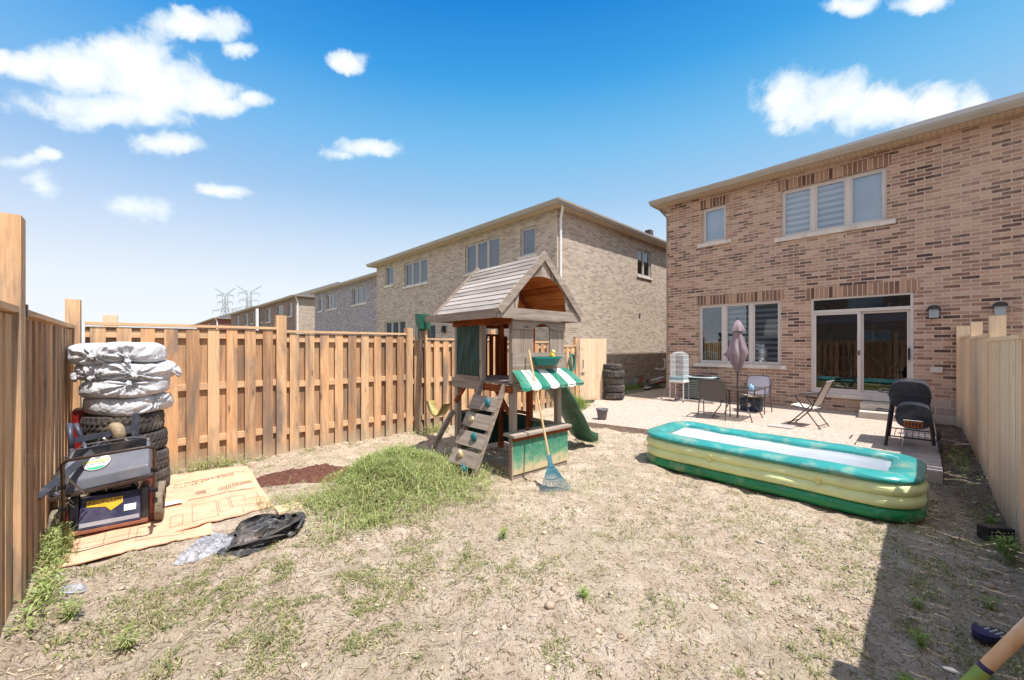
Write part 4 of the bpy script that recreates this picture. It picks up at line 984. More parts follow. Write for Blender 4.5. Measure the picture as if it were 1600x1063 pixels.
for (a,b) in (((-.20,.0,.70),(-.27,-.06,.0)),((.20,.0,.70),(.26,-.08,.09)),((-.20,.76,.7),(-.27,.84,0)),((.20,.76,.7),(.27,.84,.09))):
    part('leg',MB().tube([a,b],.022,8),m_black,GR_)
for y in (-.04,.82):
    part('crossbar',MB().tube([(-.25,y,.16),(.25,y,.16)],.011,6),m_black,GR_)
part('crossbar',MB().tube([(-.26,-.05,.20),(-.26,.83,.20)],.011,6),m_black,GR_); part('crossbar',MB().tube([(.26,-.07,.20),(.26,.83,.20)],.011,6),m_black,GR_)
sh=MB()
for i in range(8): sh.tube([(-.24+i*.068,-.04,.17),(-.24+i*.068,.82,.17)],.005,5)
part('wire_shelf',sh,m_black,GR_)
for y in (-.08,.86):
    w=part('wheel',MB().lathe([(.02,-.02),(.085,-.022),(.10,-.012),(.10,.012),(.085,.022),(.02,.02)],22,(.325,y,.10),'x'),m_rubber,GR_,smooth=True); part('hub',MB().lathe([(0,-.026),(.035,-.026),(.035,.026),(0,.026)],12,(.325,y,.10),'x'),m_blackp,w)
part('axle',MB().tube([(.25,-.08,.10),(.34,-.08,.10)],.01,6),m_steel,GR_)
for z,y0,y1 in ((.83,.15,.6),(.58,-.33,-.1)):
    part('side_handle',MB().tube([(-.23,y0,z),(-.36,y0,z+.01),(-.36,y1,z+.01),(-.23,y1,z)],.012,7),m_blackp,GR_)
part('top_vent',MB().lathe([(0,0),(.05,0),(.05,.015),(0,.02)],14,(0,.25,1.04)),m_steel,GR_)

# ------------------------------------------------------------------ patio furniture
m_sling=plain('dark_mesh_sling',lin((92,88,86)),.8,.2,60,.3,bs=200); m_sling2=plain('lilac_grey_sling',lin((150,144,156)),.8,.12,60,.3,bs=200); m_beige=plain('beige_sling',lin((204,196,186)),.8,.08,20,.2)
def chair(name,label,loc,rz,sling,seat):
    c=thing(name,label,'chair',loc,rz)     # faces +y, origin on the ground under the seat
    w=.27
    for s in (-1,1):
        part('leg',MB().tube([(s*w,.26,0),(s*w,.22,.40),(s*w,.20,.62)],.012,7),m_bronze,c)
        part('leg',MB().tube([(s*w,-.32,0),(s*w,-.18,.40),(s*w,-.16,.60)],.012,7),m_bronze,c)
        part('armrest',MB().tube([(s*w,.24,.60),(s*w,.18,.635),(s*w,-.1,.625),(s*w,-.24,.60)],.015,7),m_bronze,c)
    part('back_frame',MB().tube([(-w+.01,-.20,.38),(-w+.01,-.30,.78),(-w+.05,-.325,.845),(0,-.33,.87),(w-.05,-.325,.845),(w-.01,-.30,.78),(w-.01,-.20,.38)],.013,7),m_bronze,c)
    part('seat_frame',MB().tube([(-w+.02,-.2,.38),(-w+.02,.24,.41),(w-.02,.24,.41),(w-.02,-.2,.38)],.012,7),m_bronze,c)
    part('stretcher',MB().tube([(-w,-.27,.14),(w,-.27,.14)],.009,6),m_bronze,c)
    vs=[];fs=[]
    for j in range(9):
        t=j/8
        for i in range(7):
            u=i/6*2-1; vs.append((u*(w-.025),-.215-.105*t+.012*(1-u*u),.42+.415*t+.02*(1-u*u)*(t>.99)))
    for j in range(8):
        for i in range(6): a=j*7+i; fs.append((a,a+1,a+8,a+7))
    part('backrest',MB().add(vs,fs),sling,c,smooth=True)
    vs=[];fs=[]
    for j in range(7):
        t=j/6
        for i in range(7):
            u=i/6*2-1; vs.append((u*(w-.03),-.2+.44*t,.39+.02*t-.02*(1-u*u)))
    for j in range(6):
        for i in range(6): a=j*7+i; fs.append((a,a+1,a+8,a+7))
    part('seat',MB().add(vs,fs),seat,c,smooth=True)
    return c
chair('patio_chair','dark mesh patio chair with its back to the pool, left of the umbrella pole',(-3.20,9.33,.075),R(8),m_sling,m_sling)
chair('patio_chair','lilac grey mesh patio chair on the house side of the glass table',(-2.78,10.78,.075),R(178),m_sling2,m_beige)
# folding chair seen from the side, faces -x
fc=thing('folding_chair','beige folding chair with crossed dark legs standing alone in front of the patio door','chair',(-1.56,9.72,.075),R(82))
w=.24
for s in (-1,1):
    part('leg',MB().tube([(s*w,-.26,0),(s*w,.16,.60)],.012,7),m_bronze,fc); part('leg',MB().tube([(s*(w-.03),.30,0),(s*(w-.03),-.12,.46)],.012,7),m_bronze,fc)
    part('armrest',MB().tube([(s*w,.24,.60),(s*w,-.05,.64),(s*w,-.22,.66)],.016,7),m_bronze,fc)
    part('back_frame',MB().tube([(s*(w-.02),-.10,.36),(s*(w-.02),-.22,.64),(s*(w-.02),-.34,.92)],.013,7),m_bronze,fc)
part('crossbar',MB().tube([(-w,-.24,.06),(w,-.24,.06)],.009,6),m_bronze,fc); part('crossbar',MB().tube([(-w,.27,.06),(w,.27,.06)],.009,6),m_bronze,fc)
part('seat',MB().add([(-w+.03,-.14,.37),(w-.03,-.14,.37),(w-.03,.05,.39),(-w+.03,.05,.39),(-w+.03,.24,.42),(w-.03,.24,.42),(w-.03,.26,.38),(-w+.03,.26,.38)],[(0,1,2,3),(3,2,5,4),(4,5,6,7)]),m_beige,fc)
part('backrest',MB().add([(-w+.03,-.135,.42),(w-.03,-.135,.42),(w-.03,-.335,.92),(-w+.03,-.335,.92),(w-.03,-.36,.92),(-w+.03,-.36,.92)],[(0,1,2,3),(3,2,4,5)]),m_beige,fc)
# glass table
tb=thing('patio_table','square glass topped patio table with curved dark legs around the umbrella pole','table',(-2.82,9.63,.075))
part('table_top',MB().box(-.44,.44,-.44,.44,.668,.676),glass('table_glass',(.5,.52,.5),1.6),tb)
part('table_rim',MB().tube([(-.45,-.40,.668),(-.40,-.45,.668),(.40,-.45,.668),(.45,-.40,.668),(.45,.40,.668),(.40,.45,.668),(-.40,.45,.668),(-.45,.40,.668)],.014,7,closed=True),m_bronze,tb)
for sx in (-1,1):
    for sy in (-1,1):
        part('leg',MB().tube([(sx*.27,sy*.27,.66),(sx*.25,sy*.25,.42),(sx*.26,sy*.26,.28),(sx*.34,sy*.34,.14),(sx*.39,sy*.39,.0)],.012,7),m_bronze,tb)
part('leg_ring',MB().tube([(.25*math.cos(a/16*6.283),.25*math.sin(a/16*6.283),.33) for a in range(16)],.008,6,closed=True),m_bronze,tb)
um=thing('patio_umbrella','closed dusty mauve patio umbrella standing through the glass table','umbrella',(-2.82,9.63,.075))
part('pole',MB().tube([(0,0,0),(0,0,2.1)],.019,10),m_bronze,um)
m_umb=plain('mauve_canvas',lin((140,122,128)),.85,.18,5,.25,bs=20,dirt=lin((120,96,104)))
def umb_fn(r,z,a,j):
    t=(2.12-z)/1.05; k=.0+.36*min(1,t*1.5)
    w=a*3+.5*math.sin(z*4); return r*(1.05-.1*k+k*1.5*(abs(math.sin(w))-.6)+.15*k*math.sin(a*9+z*5))
part('canopy',MB().lathe([(.02,2.10),(.05,2.02),(.07,1.92),(.095,1.80),(.125,1.68),(.155,1.56),(.18,1.46),(.165,1.38),(.135,1.28),(.10,1.18),(.06,1.08),(.03,1.02)],48,(0,0,0),'z',umb_fn),m_umb,um,smooth=True)
part('canopy_flap',MB().add([(-.10,-.02,1.55),(-.27,-.10,1.40),(-.12,.03,1.25),(.09,0,1.52),(.13,.10,1.44),(.06,.05,1.22),(-.05,-.15,1.30)],[(0,1,2),(3,4,5),(0,1,6),(1,2,6)]),m_umb,um)
part('vent_cap',MB().lathe([(.01,2.17),(.05,2.14),(.10,2.04),(.125,1.95),(.13,1.92)],24,(0,0,0),'z',lambda r,z,a,j:r*(1+.16*math.sin(a*5)*(2.17-z)*4)),m_umb,um,smooth=True)
part('finial',MB().lathe([(0,2.24),(.015,2.22),(.012,2.16),(0,2.16)],10),m_bronze,um,smooth=True)
bl=thing('plastic_bag','small pale blue plastic bag lying on the glass table','bag',(-2.52,9.50,.752))
bm=rock((0,0,.03),.06,8); part('bag_body',bm,plain('pale_blue_plastic',lin((150,190,214)),.4,.2,20,.3),bl,smooth=True)
sb=thing('storage_bin','dark blue bin with white round badge behind the table legs','bin',(-2.9,10.95,.075))
bevel(part('body',MB().box(-.22,.22,-.14,.14,0,.30),plain('navy_plastic',lin((44,56,78)),.5,.15,6,.1),sb),.02); part('lid',MB().box(-.235,.235,-.155,.155,.301,.33),m_blackp,sb); part('badge',MB().lathe([(0,-.002),(.05,-.002),(.05,.004)],16,(-.02,-.146,.16),'y'),m_white,sb)
# AC unit
ac=thing('air_conditioner','grey green louvred air conditioner unit against the brick wall behind the chair','air conditioner',(-4.40,11.82,.075))
m_ac=plain('ac_paint',lin((120,132,130)),.5,.12,5,.1,dirt=lin((140,128,112)))
part('pad',MB().box(-.46,.46,-.42,.42,0,.06),m_conc,ac); part('case',MB().box(-.36,.36,-.30,.30,.08,.66),plain('ac_inner',lin((40,46,48)),.6,.1,5,0),ac)
lv=MB()
for i in range(11): z=.12+i*.048; lv.box(-.345,.345,-.325,-.301,z,z+.024); lv.box(.361,.38,-.28,.28,z,z+.024); lv.box(-.38,-.361,-.28,.28,z,z+.024)
part('louvres',lv,m_ac,ac); part('corner_posts',MB().box(-.39,-.345,-.335,-.29,.06,.68).box(.345,.39,-.335,-.29,.06,.68).box(.345,.39,.29,.335,.06,.68).box(-.39,-.345,.29,.335,.06,.68),m_ac,ac)
bevel(part('top',MB().box(-.40,.40,-.345,.345,.681,.71),plain('ac_top',lin((170,186,184)),.5,.1,5,0),ac),.01); part('fan_grille',MB().lathe([(.05,.712),(.28,.712),(.28,.722),(.05,.73)],24),m_black,ac)
# bird cage on legs
bc=thing('bird_cage','tall pale wire bird cage on a white legged stand by the house corner','cage',(-4.83,11.32,.075))
m_wire=plain('white_wire',lin((214,220,224)),.5,.05,6,0)
cw,cdp,cz0,cz1=.19,.19,.60,1.32
for a,b in ((-1,-1),(1,-1),(1,1),(-1,1)): part('leg',MB().tube([(a*cw,b*cdp,.03),(a*cw,b*cdp,.56)],.010,6),m_wire,bc); 
for a,b in ((-1,-1),(1,-1),(1,1),(-1,1)): part('caster',MB().lathe([(0,-.012),(.026,-.012),(.026,.012),(0,.012)],12,(a*cw,b*cdp,.026),'x'),m_black,bc)
bevel(part('tray',MB().box(-cw-.02,cw+.02,-cdp-.02,cdp+.02,.55,.61),m_white,bc),.006)
wr=MB(); n=17
def archz(x): return cz1+.10*(1-(x/cw)**2)
for i in range(n):
    x=-cw+2*cw*i/(n-1)
    for y in (-cdp,cdp): wr.tube([(x,y,cz0),(x,y,archz(x))],.0028,4)
    wr.tube([(x,-cdp,archz(x)),(x,cdp,archz(x))],.0028,4)
    y=x
    for xx in (-cw,cw): wr.tube([(xx,y,cz0),(xx,y,cz1)],.0028,4)
for z in (cz0,.75,.9,1.05,1.2,cz1): wr.tube([(-cw,-cdp,z),(cw,-cdp,z),(cw,cdp,z),(-cw,cdp,z)],.0045,4,closed=True)
part('wire_cage',wr,m_wire,bc); part('food_cup',MB().lathe([(0,.0),(.04,0),(.045,.05)],14,(-.08,-.12,.63)),m_teal,bc,smooth=True); part('cage_skirt',MB().box(-cw+.003,cw-.003,-cdp+.003,cdp-.003,.612,.70),plain('skirt',lin((120,160,166)),.5,.2,9,0),bc)
st=thing('folding_stand','thin metal prop stand leaning beside the bird cage','stand',(-5.45,11.5,.075))
part('leg',MB().tube([(0,0,.0),(.33,-.1,.72)],.009,6),m_steel,st); part('leg',MB().tube([(.45,.25,.0),(.34,-.08,.72)],.009,6),m_steel,st); part('foot',MB().lathe([(0,0),(.02,0),(.02,.03)],10),m_black,st)
# pot on the patio edge
pt=thing('flower_pot','empty dark grey flower pot on the front edge of the patio','pot',(-4.80,7.32,.075))
part('pot_body',MB().lathe([(0,.0),(.085,0),(.10,.08),(.118,.20),(.132,.20),(.134,.235),(.118,.235),(.105,.18),(.09,.10),(0,.10)],28),plain('grey_pot',lin((98,94,98)),.6,.15,6,.1),pt,smooth=True)
# steps
sp_=thing('door_steps','two pale precast concrete steps under the patio door, partly hidden by the grill','steps',(-.55,12.0,.075))
m_step=plain('precast_step',lin((188,178,166)),.85,.15,7,.35,dirt=lin((140,128,116)))
bevel(part('tread',MB().box(-.42,.42,-.42,.38,0,.15),m_step,sp_),.015); bevel(part('tread',MB().box(-.42,.42,-.10,.38,.151,.31),m_step,sp_),.015)
tag(bevel(part('paving_tile',MB().box(-2.12,-1.72,9.05,9.42,.0765,.10),m_conc),.006),'loose dark paving tile lying on the patio by the folding chair','tile')

# ------------------------------------------------------------------ tyres
def tyre_mb(Rr,w,n=112,tread=True):
    prof=[(Rr*.60,-w*.36),(Rr*.68,-w*.47),(Rr*.84,-w*.50),(Rr*.93,-w*.46),(Rr*.975,-w*.40),(Rr*.99,-w*.26),(Rr,-w*.13),(Rr,0),(Rr,w*.13),(Rr*.99,w*.26),(Rr*.975,w*.40),(Rr*.93,w*.46),(Rr*.84,w*.50),(Rr*.68,w*.47),(Rr*.60,w*.36),(Rr*.60,-w*.36)]
    def fn(r,z,a,j):
        if not tread or r<Rr*.96: return r
        k=math.sin(a*38+abs(z)/w*9); k2=(j==7)
        return r-(.012 if k>.35 else 0)-(.006 if k2 else 0)
    return MB().lathe(prof,n,(0,0,0),'z',fn)
m_tread=m_rubber
def bagmat(name,c):
    m,g,b=newmat(name); p=g.pos(); n=g.noise(g.vm('MULTIPLY',p,(1,1,1.6)),9,4,.6,1.6)
    g.l(g.ramp(n,[(.3,tuple(x*.86 for x in c)),(.6,c)]),b.inputs['Base Color']); b.inputs['Roughness'].default_value=.5; b.inputs['Specular IOR Level'].default_value=.3
    b.inputs['Transmission Weight'].default_value=0
    g.l(g.bump(n,.7,.026),b.inputs['Normal']); return m
m_bag=bagmat('white_bag_plastic',lin((206,205,208)))
def wrapped(sd,Rr,w,knots,sx=1.0):
    """tyre wrapped in a thin bag: flattened drum, pleats running into each knot"""
    n,m=200,44; vs=[];fs=[]
    for j in range(m+1):
        ph=-math.pi/2+math.pi*j/m; cr=abs(math.cos(ph))**.32; sz=math.copysign(abs(math.sin(ph))**.62,math.sin(ph))
        for i in range(n):
            a=2*math.pi*i/n; r=Rr*cr; z=w/2*sz
            x,y=math.cos(a),math.sin(a)
            d=.016*float(vnoise(x*5,y*5,z*9,sd))*cr + .010*(1-abs(float(vnoise(x*12+z*6,y*12,z*20,sd+2))))*cr
            for ka,kz,kr in knots:
                da=(a-ka+math.pi)%(2*math.pi)-math.pi; dz=(z-kz)/.35; q=math.hypot(da,dz); an=math.atan2(dz,da)
                d+=(-.035+.018*math.sin(an*15+sd))*math.exp(-(q/kr)**2)+.010*math.sin(an*13+sd*2)*math.exp(-(q/(kr*2.4))**2)
            sag=-.012*math.sin(a*3+sd)
            vs.append(((r+d)*x*sx,(r+d)*y,z+sag*cr+.010*float(vnoise(x*4,y*4,sd=sd+5))*(1 if sz>0 else .4)))
    for j in range(m):
        for i in range(n): fs.append((j*n+i,j*n+(i+1)%n,(j+1)*n+(i+1)%n,(j+1)*n+i))
    return MB().add(vs,fs)
def knot(c,d,s,sd):
    """gathered tail of bag plastic"""
    mb=MB(); d=Vector(d).normalized(); vs=[];fs=[];n=26;pr=[(.0,1.3),(.25,.55),(.4,.42),(.6,.8),(.9,1.25),(1.15,1.0),(1.3,.3)]
    up=Vector((0,0,1)); s1=d.cross(up).normalized(); s2=s1.cross(d)
    for t,r in pr:
        for i in range(n):
            a=2*math.pi*i/n; rr=s*r*(.55+.12*math.sin(a*5+sd+t*3)+.05*math.sin(a*11)); vs.append(Vector(c)+d*t*s+(s1*math.cos(a)+s2*math.sin(a))*rr+Vector((0,0,-.25*s*t*t)))
    for j in range(len(pr)-1):
        for i in range(n): fs.append((j*n+i,j*n+(i+1)%n,(j+1)*n+(i+1)%n,(j+1)*n+i))
    return mb.add(vs,fs)
SX,SY=-6.30,-.06
names=['lowest bare tyre of the corner stack, resting on the cardboard','second bare tyre from the ground in the corner stack','third bare tyre from the ground in the corner stack','top bare tyre of the corner stack, just under the white bags']
TW=.222
for i in range(4):
    t=thing('tyre',names[i],'tyre',(SX+[.05,.02,-.02,.0][i],SY+[.03,.02,.01,-.02][i],.02+TW/2+i*.228),R(i*37),'bare tyres in the corner stack')
    t.rotation_euler=(R([1.5,-1,1.2,1][i]),R([-1,1.5,0,1][i]),R(i*37))
    part('tread',tyre_mb(.345,TW),m_tread,t,smooth=False)
    part('bead',MB().lathe([(.205,-TW*.36),(.19,-TW*.3),(.19,TW*.3),(.205,TW*.36)],40),m_blackp,t,smooth=True)
# angle towards the camera from the stack is ~ 0 rad (+x)
bl_=[('lowest white bagged tyre, right above the bare tyres',.36,.225,[(.75,.02,.5),(-2.6,0,.4)]),('second white bagged tyre from the bottom, greyer with a drooping fold',.365,.21,[(.05,.06,.5),(2.4,0,.4)]),
     ('widest white bagged tyre with a torn right edge and central knot',.415,.215,[(.12,-.02,.7),(-.75,-.05,.5)]),('topmost white bagged tyre with a big knot at its left',.385,.235,[(-.55,-.01,.7),(.18,-.08,.35)])]
z=.02+4*.228+.09
for i,(lb,Rr,w,kn) in enumerate(bl_):
    t=thing('bagged_tyre',lb,'bagged tyre',(SX+[.0,.04,.0,.02][i],SY+[.03,.0,.01,-.06][i],z),0,'tyres wrapped in white bags'); t.rotation_euler=(R([0,1,-1.5,2][i]),R([1,-1,1,-1][i]),0)
    part('bag',wrapped(i*5+2,Rr,w,kn),m_bag,t,smooth=True)
    for q,(ka,kz,kr) in enumerate(kn):
        if abs(ka)<1.2 and i!=0: part('knot',knot(((Rr-.03)*math.cos(ka),(Rr-.03)*math.sin(ka),kz),(math.cos(ka),math.sin(ka),-.15),.036 if kr<.6 else .045,i+q),m_bag,t,smooth=True)
    if i==2: part('torn_edge',knot((.14,.35,.0),(.15,1,.0),.085,3),m_bag,t,smooth=True); part('torn_edge',knot((.1,-.34,-.02),(.2,-1,-.25),.075,6),m_bag,t,smooth=True)
    z+=[.188,.185,.195,.2][i]
names=['lowest tyre of the five stacked beside the gate','second tyre from the ground beside the gate','middle tyre of the five beside the gate','fourth tyre from the ground beside the gate','narrower top tyre of the stack beside the gate']
for i in range(5):
    t=thing('tyre',names[i],'tyre',(-6.38+[.0,.02,-.01,.0,-.03][i],10.30,.10+TW/2*.95+i*.212),R(i*50),'tyres stacked beside the gate')
    part('tread',tyre_mb([.335,.33,.32,.34,.29][i],[.205,.205,.205,.205,.15][i],64),m_tread,t); part('bead',MB().lathe([(.2,-.07),(.19,-.05),(.19,.05),(.2,.07)],24),m_blackp,t,smooth=True)
# ------------------------------------------------------------------ text helper
def text_part(name,s,size,mat,parent,M,extr=.0006,world=True):
    c=bpy.data.curves.new(name,'FONT'); c.body=s; c.size=size; c.extrude=extr; c.align_x='CENTER'; c.align_y='CENTER'
    t=bpy.data.objects.new(name+'_c',c); COL.objects.link(t); dg=bpy.context.evaluated_depsgraph_get(); me=bpy.data.meshes.new_from_object(t.evaluated_get(dg)); 
    bpy.data.objects.remove(t); me.name=name; me.transform(M)
    if parent is not None and world: me.transform(Matrix.LocRotScale(parent.location,parent.rotation_euler,None).inverted())
    me.materials.clear(); me.materials.append(mat); o=bpy.data.objects.new(name,me); COL.objects.link(o); o.parent=parent; return o
# ------------------------------------------------------------------ cardboard
def cardmat():
    m,g,b=newmat('cardboard'); p=g.pos(); n=g.noise(p,5,5,.6); n2=g.noise(p,40,4,.7)
    c=g.ramp(n,[(.3,lin((206,156,124))),(.7,lin((228,182,150)))]); c=g.mix(g.ramp(n2,[(.58,(0,0,0)),(.7,(.5,.5,.5))]),c,lin((176,126,90)))
    g.l(c,b.inputs['Base Color']); b.inputs['Roughness'].default_value=.8; g.l(g.bump(n2,.2,.004),b.inputs['Normal']); return m
m_card=cardmat(); m_ink=plain('faded_ink',lin((158,124,102)),.8,.2,30,0); m_ink2=plain('dark_ink',lin((110,86,72)),.8,.2,30,0)
def sheet(c4,th,sd,n=40,m=26,amp=.012):
    A,B,C,D_=[Vector((*c,0)) for c in c4]; vs=[];fs=[]
    for lay in (1,0):
        for j in range(m+1):
            for i in range(n+1):
                u=i/n;v=j/m; p=A.lerp(B,u).lerp(D_.lerp(C,u),v)
                w=amp*(.8+float(vnoise(p.x*2.2,p.y*2.2,sd=sd)))+.006*float(vnoise(p.x*7,p.y*7,sd=sd))+max(0,float(gh(p.x,p.y))*.8)
                vs.append((p.x+.006*float(vnoise(v*9,sd,sd=3)),p.y+.006*float(vnoise(u*9,sd,sd=4)),w+th*lay))
    K=(n+1)*(m+1)
    for j in range(m):
        for i in range(n):
            a=j*(n+1)+i; fs.append((a,a+1,a+n+2,a+n+1)); fs.append((K+a,K+a+n+1,K+a+n+2,K+a+1))
    for i in range(n): fs+=[(i,K+i,K+i+1,i+1),(m*(n+1)+i,m*(n+1)+i+1,K+m*(n+1)+i+1,K+m*(n+1)+i)]
    for j in range(m): a=j*(n+1);b=a+n+1; fs+=[(a,b,K+b,K+a),(a+n,K+a+n,K+b+n,b+n)]
    return MB().add(vs,fs)
c1=[(-4.60,.13),(-4.60,1.03),(-6.42,1.12),(-6.72,.32)]; c2=[(-4.50,-.50),(-4.36,.50),(-5.6,.62),(-6.6,-.46)]
k2=thing('cardboard_sheet','flattened cardboard box under the mower, its lower corner reaching the rear fence','cardboard',(-5.2,-.1,.0))
part('sheet',sheet(c2,.008,3),m_card,k2,True,smooth=False)
k1=thing('cardboard_sheet','large flattened printed cardboard box lying between the tyres and the black bag','cardboard',(-5.4,.6,.0))
part('sheet',sheet(c1,.010,8,amp=.018),m_card,k1,True)
bpy.context.view_layer.update()
# printed lines follow the sheet surface
def inkline(pts,w,root,c4,mat,sd,th,amp,name='print'):
    A,B,C,D_=[Vector((*c,0)) for c in c4]; mb=MB()
    def S(u,v):
        p=A.lerp(B,u).lerp(D_.lerp(C,u),v); h=amp*(.8+float(vnoise(p.x*2.2,p.y*2.2,sd=sd)))+.006*float(vnoise(p.x*7,p.y*7,sd=sd))+max(0,float(gh(p.x,p.y))*.8)
        return Vector((p.x,p.y,h+th+.0035))
    for (u0,v0),(u1,v1) in pts:
        n=max(1,int(math.hypot(u1-u0,v1-v0)*26)); prev=None
        for i in range(n+1):
            q=S(u0+(u1-u0)*i/n,v0+(v1-v0)*i/n)
            if prev is not None:
                d=(q-prev); sdv=Vector((-d.y,d.x,0)).normalized()*w/2; mb.add([prev-sdv,prev+sdv,q+sdv,q-sdv],[(0,1,2,3)])
            prev=q
    return part(name,mb,mat,root,True)
# u runs along y (left->right in view), v runs away towards the side fence
def rect(u0,v0,u1,v1): return [((u0,v0),(u1,v0)),((u1,v0),(u1,v1)),((u1,v1),(u0,v1)),((u0,v1),(u0,v0))]
L=rect(.28,.06,.50,.30)+rect(.52,.10,.62,.30)+rect(.64,.12,.92,.32)+[((.78,.22),(.78,.32)),((.64,.22),(.92,.22))]+rect(.1,.06,.2,.2)
inkline(L,.006,k1,c1,m_ink,8,.010,.018); inkline([((.24,.40),(.93,.44))],.016,k1,c1,m_ink2,8,.010,.018)
inkline([((.20,.76),(.62,.80))],.014,k1,c1,m_ink,8,.010,.018); inkline([((.62,.81),(.93,.84))],.014,k1,c1,m_ink,8,.010,.018)
inkline([((.32,.50),(.42,.51))],.10,k1,c1,m_ink,8,.010,.018)
for i in range(9): inkline(rect(.56+i*.043,.50+.004*i,.585+i*.043,.555+.004*i),.007,k1,c1,m_ink2,8,.010,.018)
inkline([((.02+.0*i,.7-.1*i),(.1,.7-.1*i)) for i in range(3)],.006,k1,c1,m_ink,8,.010,.018)
inkline(rect(.15,.15,.45,.4)+rect(.5,.1,.8,.3)+[((.3,.15),(.3,.4))],.006,k2,c2,m_ink,3,.008,.012)
# maker's name printed on the box, upside down for the viewer
text_part('print_lettering','SAMSUNG',.13,m_ink2,k1,Matrix.Translation((-6.04,.62,.052))@Matrix.Rotation(R(-86),4,'Z')@Matrix.Diagonal((1.0,.55,1,1)))
tag(part('paper_scrap',MB().box(-5.42,-5.32,.20,.36,.050,.053),m_white),'small white paper scrap lying on the printed cardboard by the tyre','paper')
tag(part('timber_offcut',MB().box(-4.55,-4.36,1.02,1.24,.02,.045),m_tan2),'pale flat offcut lying behind the black bag','offcut')

# ------------------------------------------------------------------ lawn mower (rear end faces +x, the viewer)
MW=thing('lawn_mower','old push lawn mower with navy rear flap, grass bag on top and folded brown handlebar','lawn mower',(-5.06,-.15,.025),R(-7))
MW.rotation_euler=(0,0,R(-7)); m_reddeck=plain('red_deck_paint',lin((98,34,30)),.45,.3,14,.1,dirt=lin((90,64,52))); m_navy=plain('navy_flap',lin((44,45,70)),.42,.2,8,.1,dirt=lin((110,104,120)))
m_rustb=plain('brown_black_tube',lin((62,48,42)),.4,.35,20,.1)
bevel(part('deck',MB().box(-.72,-.03,-.22,.22,.10,.25),m_reddeck,MW),.04,3)
for a_,b_ in ((-.255,-.20),(.20,.255)): bevel(part('rear_frame',MB().box(-.06,.02,a_,b_,.03,.34),m_black,MW),.008)
for a_,b_ in ((-.285,-.258),(.258,.285)): bevel(part('side_plate',MB().box(-.05,.03,a_,b_,.02,.32),m_reddeck,MW),.005)
bevel(part('rear_lip',MB().bar((.035,-.25,.035),(.035,.25,.035),.05,.03),plain('orange_lip',lin((140,88,66)),.5,.2,9,.1),MW),.006)
FL=bevel(part('rear_flap',MB().add([(.055,-.20,.055),(.055,.20,.055),(-.03,.19,.315),(-.03,-.19,.315),(.04,-.20,.05),(.04,.20,.05),(-.045,.19,.31),(-.045,-.19,.31)],[(0,1,2,3),(7,6,5,4),(0,4,5,1),(1,5,6,2),(2,6,7,3),(3,7,4,0)]),m_navy,MW),.004)
fd=Vector((-.085,0,.26)).normalized(); fn=Vector((.26,0,.085)).normalized(); fc0=Vector((.055,0,.055))
def fp(y,t,o=.004): p=fc0+fd*t+fn*o; return (p.x,y,p.z)
m_emb=plain('gold_emblem',lin((206,166,44)),.5,.12,12,0)
part('flap_band',MB().add([fp(-.19,.02),fp(.19,.02),fp(.19,.055),fp(-.19,.055)],[(0,1,2,3)]),plain('pale_band',lin((150,148,152)),.5,.1,5,0),FL)
part('emblem',MB().add([fp(-.155,.235),fp(.075,.235),fp(.075,.180),fp(.0,.125),fp(-.035,.165),fp(-.155,.185)],[(0,1,2,3,4,5)]),m_emb,FL)
Mt=Matrix(((0,fd.x,fn.x,0),(1,0,0,0),(0,fd.z,fn.z,0),(0,0,0,1)))
pp_=fc0+fd*.212+fn*.006
text_part('emblem_lettering','RECYCLER',.045,m_ink2,FL,Matrix.Translation((pp_.x,-.04,pp_.z))@Mt,world=False)
part('sticker',MB().add([fp(.085,.10,.005),fp(.165,.10,.005),fp(.165,.155,.005),fp(.085,.155,.005)],[(0,1,2,3)]),m_white,FL)
eng=bevel(part('engine',MB().box(-.5,-.14,-.16,.16,.251,.42).lathe([(0,.42),(.13,.42),(.13,.49),(.1,.52),(0,.52)],24,(-.32,0,0)),m_black,MW),.01)
bits=MB()
for i in range(14): y=-.18+i*.027; bits.bar((-.10+random.uniform(-.03,.03),y,.33),(-.08,y+random.uniform(-.02,.02),.33+random.uniform(.03,.10)),.014,.016)
part('engine_fins',bits,m_steel,eng)
part('air_filter',MB().box(-.135,-.05,-.0,.12,.34,.42),m_rustb,eng)
for y,x,r in ((-.325,.0,.135),(.325,.0,.145),(-.29,-.62,.10),(.29,-.62,.10)):
    w=part('wheel',MB().lathe([(r*.55,-.028),(r*.92,-.03),(r,-.02),(r,.02),(r*.92,.03),(r*.55,.028)],40,(x,y,r),'y',lambda rr,z,a,j:rr-(.006 if rr>.13 and math.sin(a*30+z*80)>0 else 0)),plain('wheel_tread',lin((122,110,92)),.8,.3,20,.3) if y==-.325 else bpy.data.materials['wheel_tread'],MW)
    part('hub',MB().lathe([(0,-.024),(r*.56,-.022),(r*.56,.022),(0,.024)],24,(x,y,r),'y'),m_blackp,w)
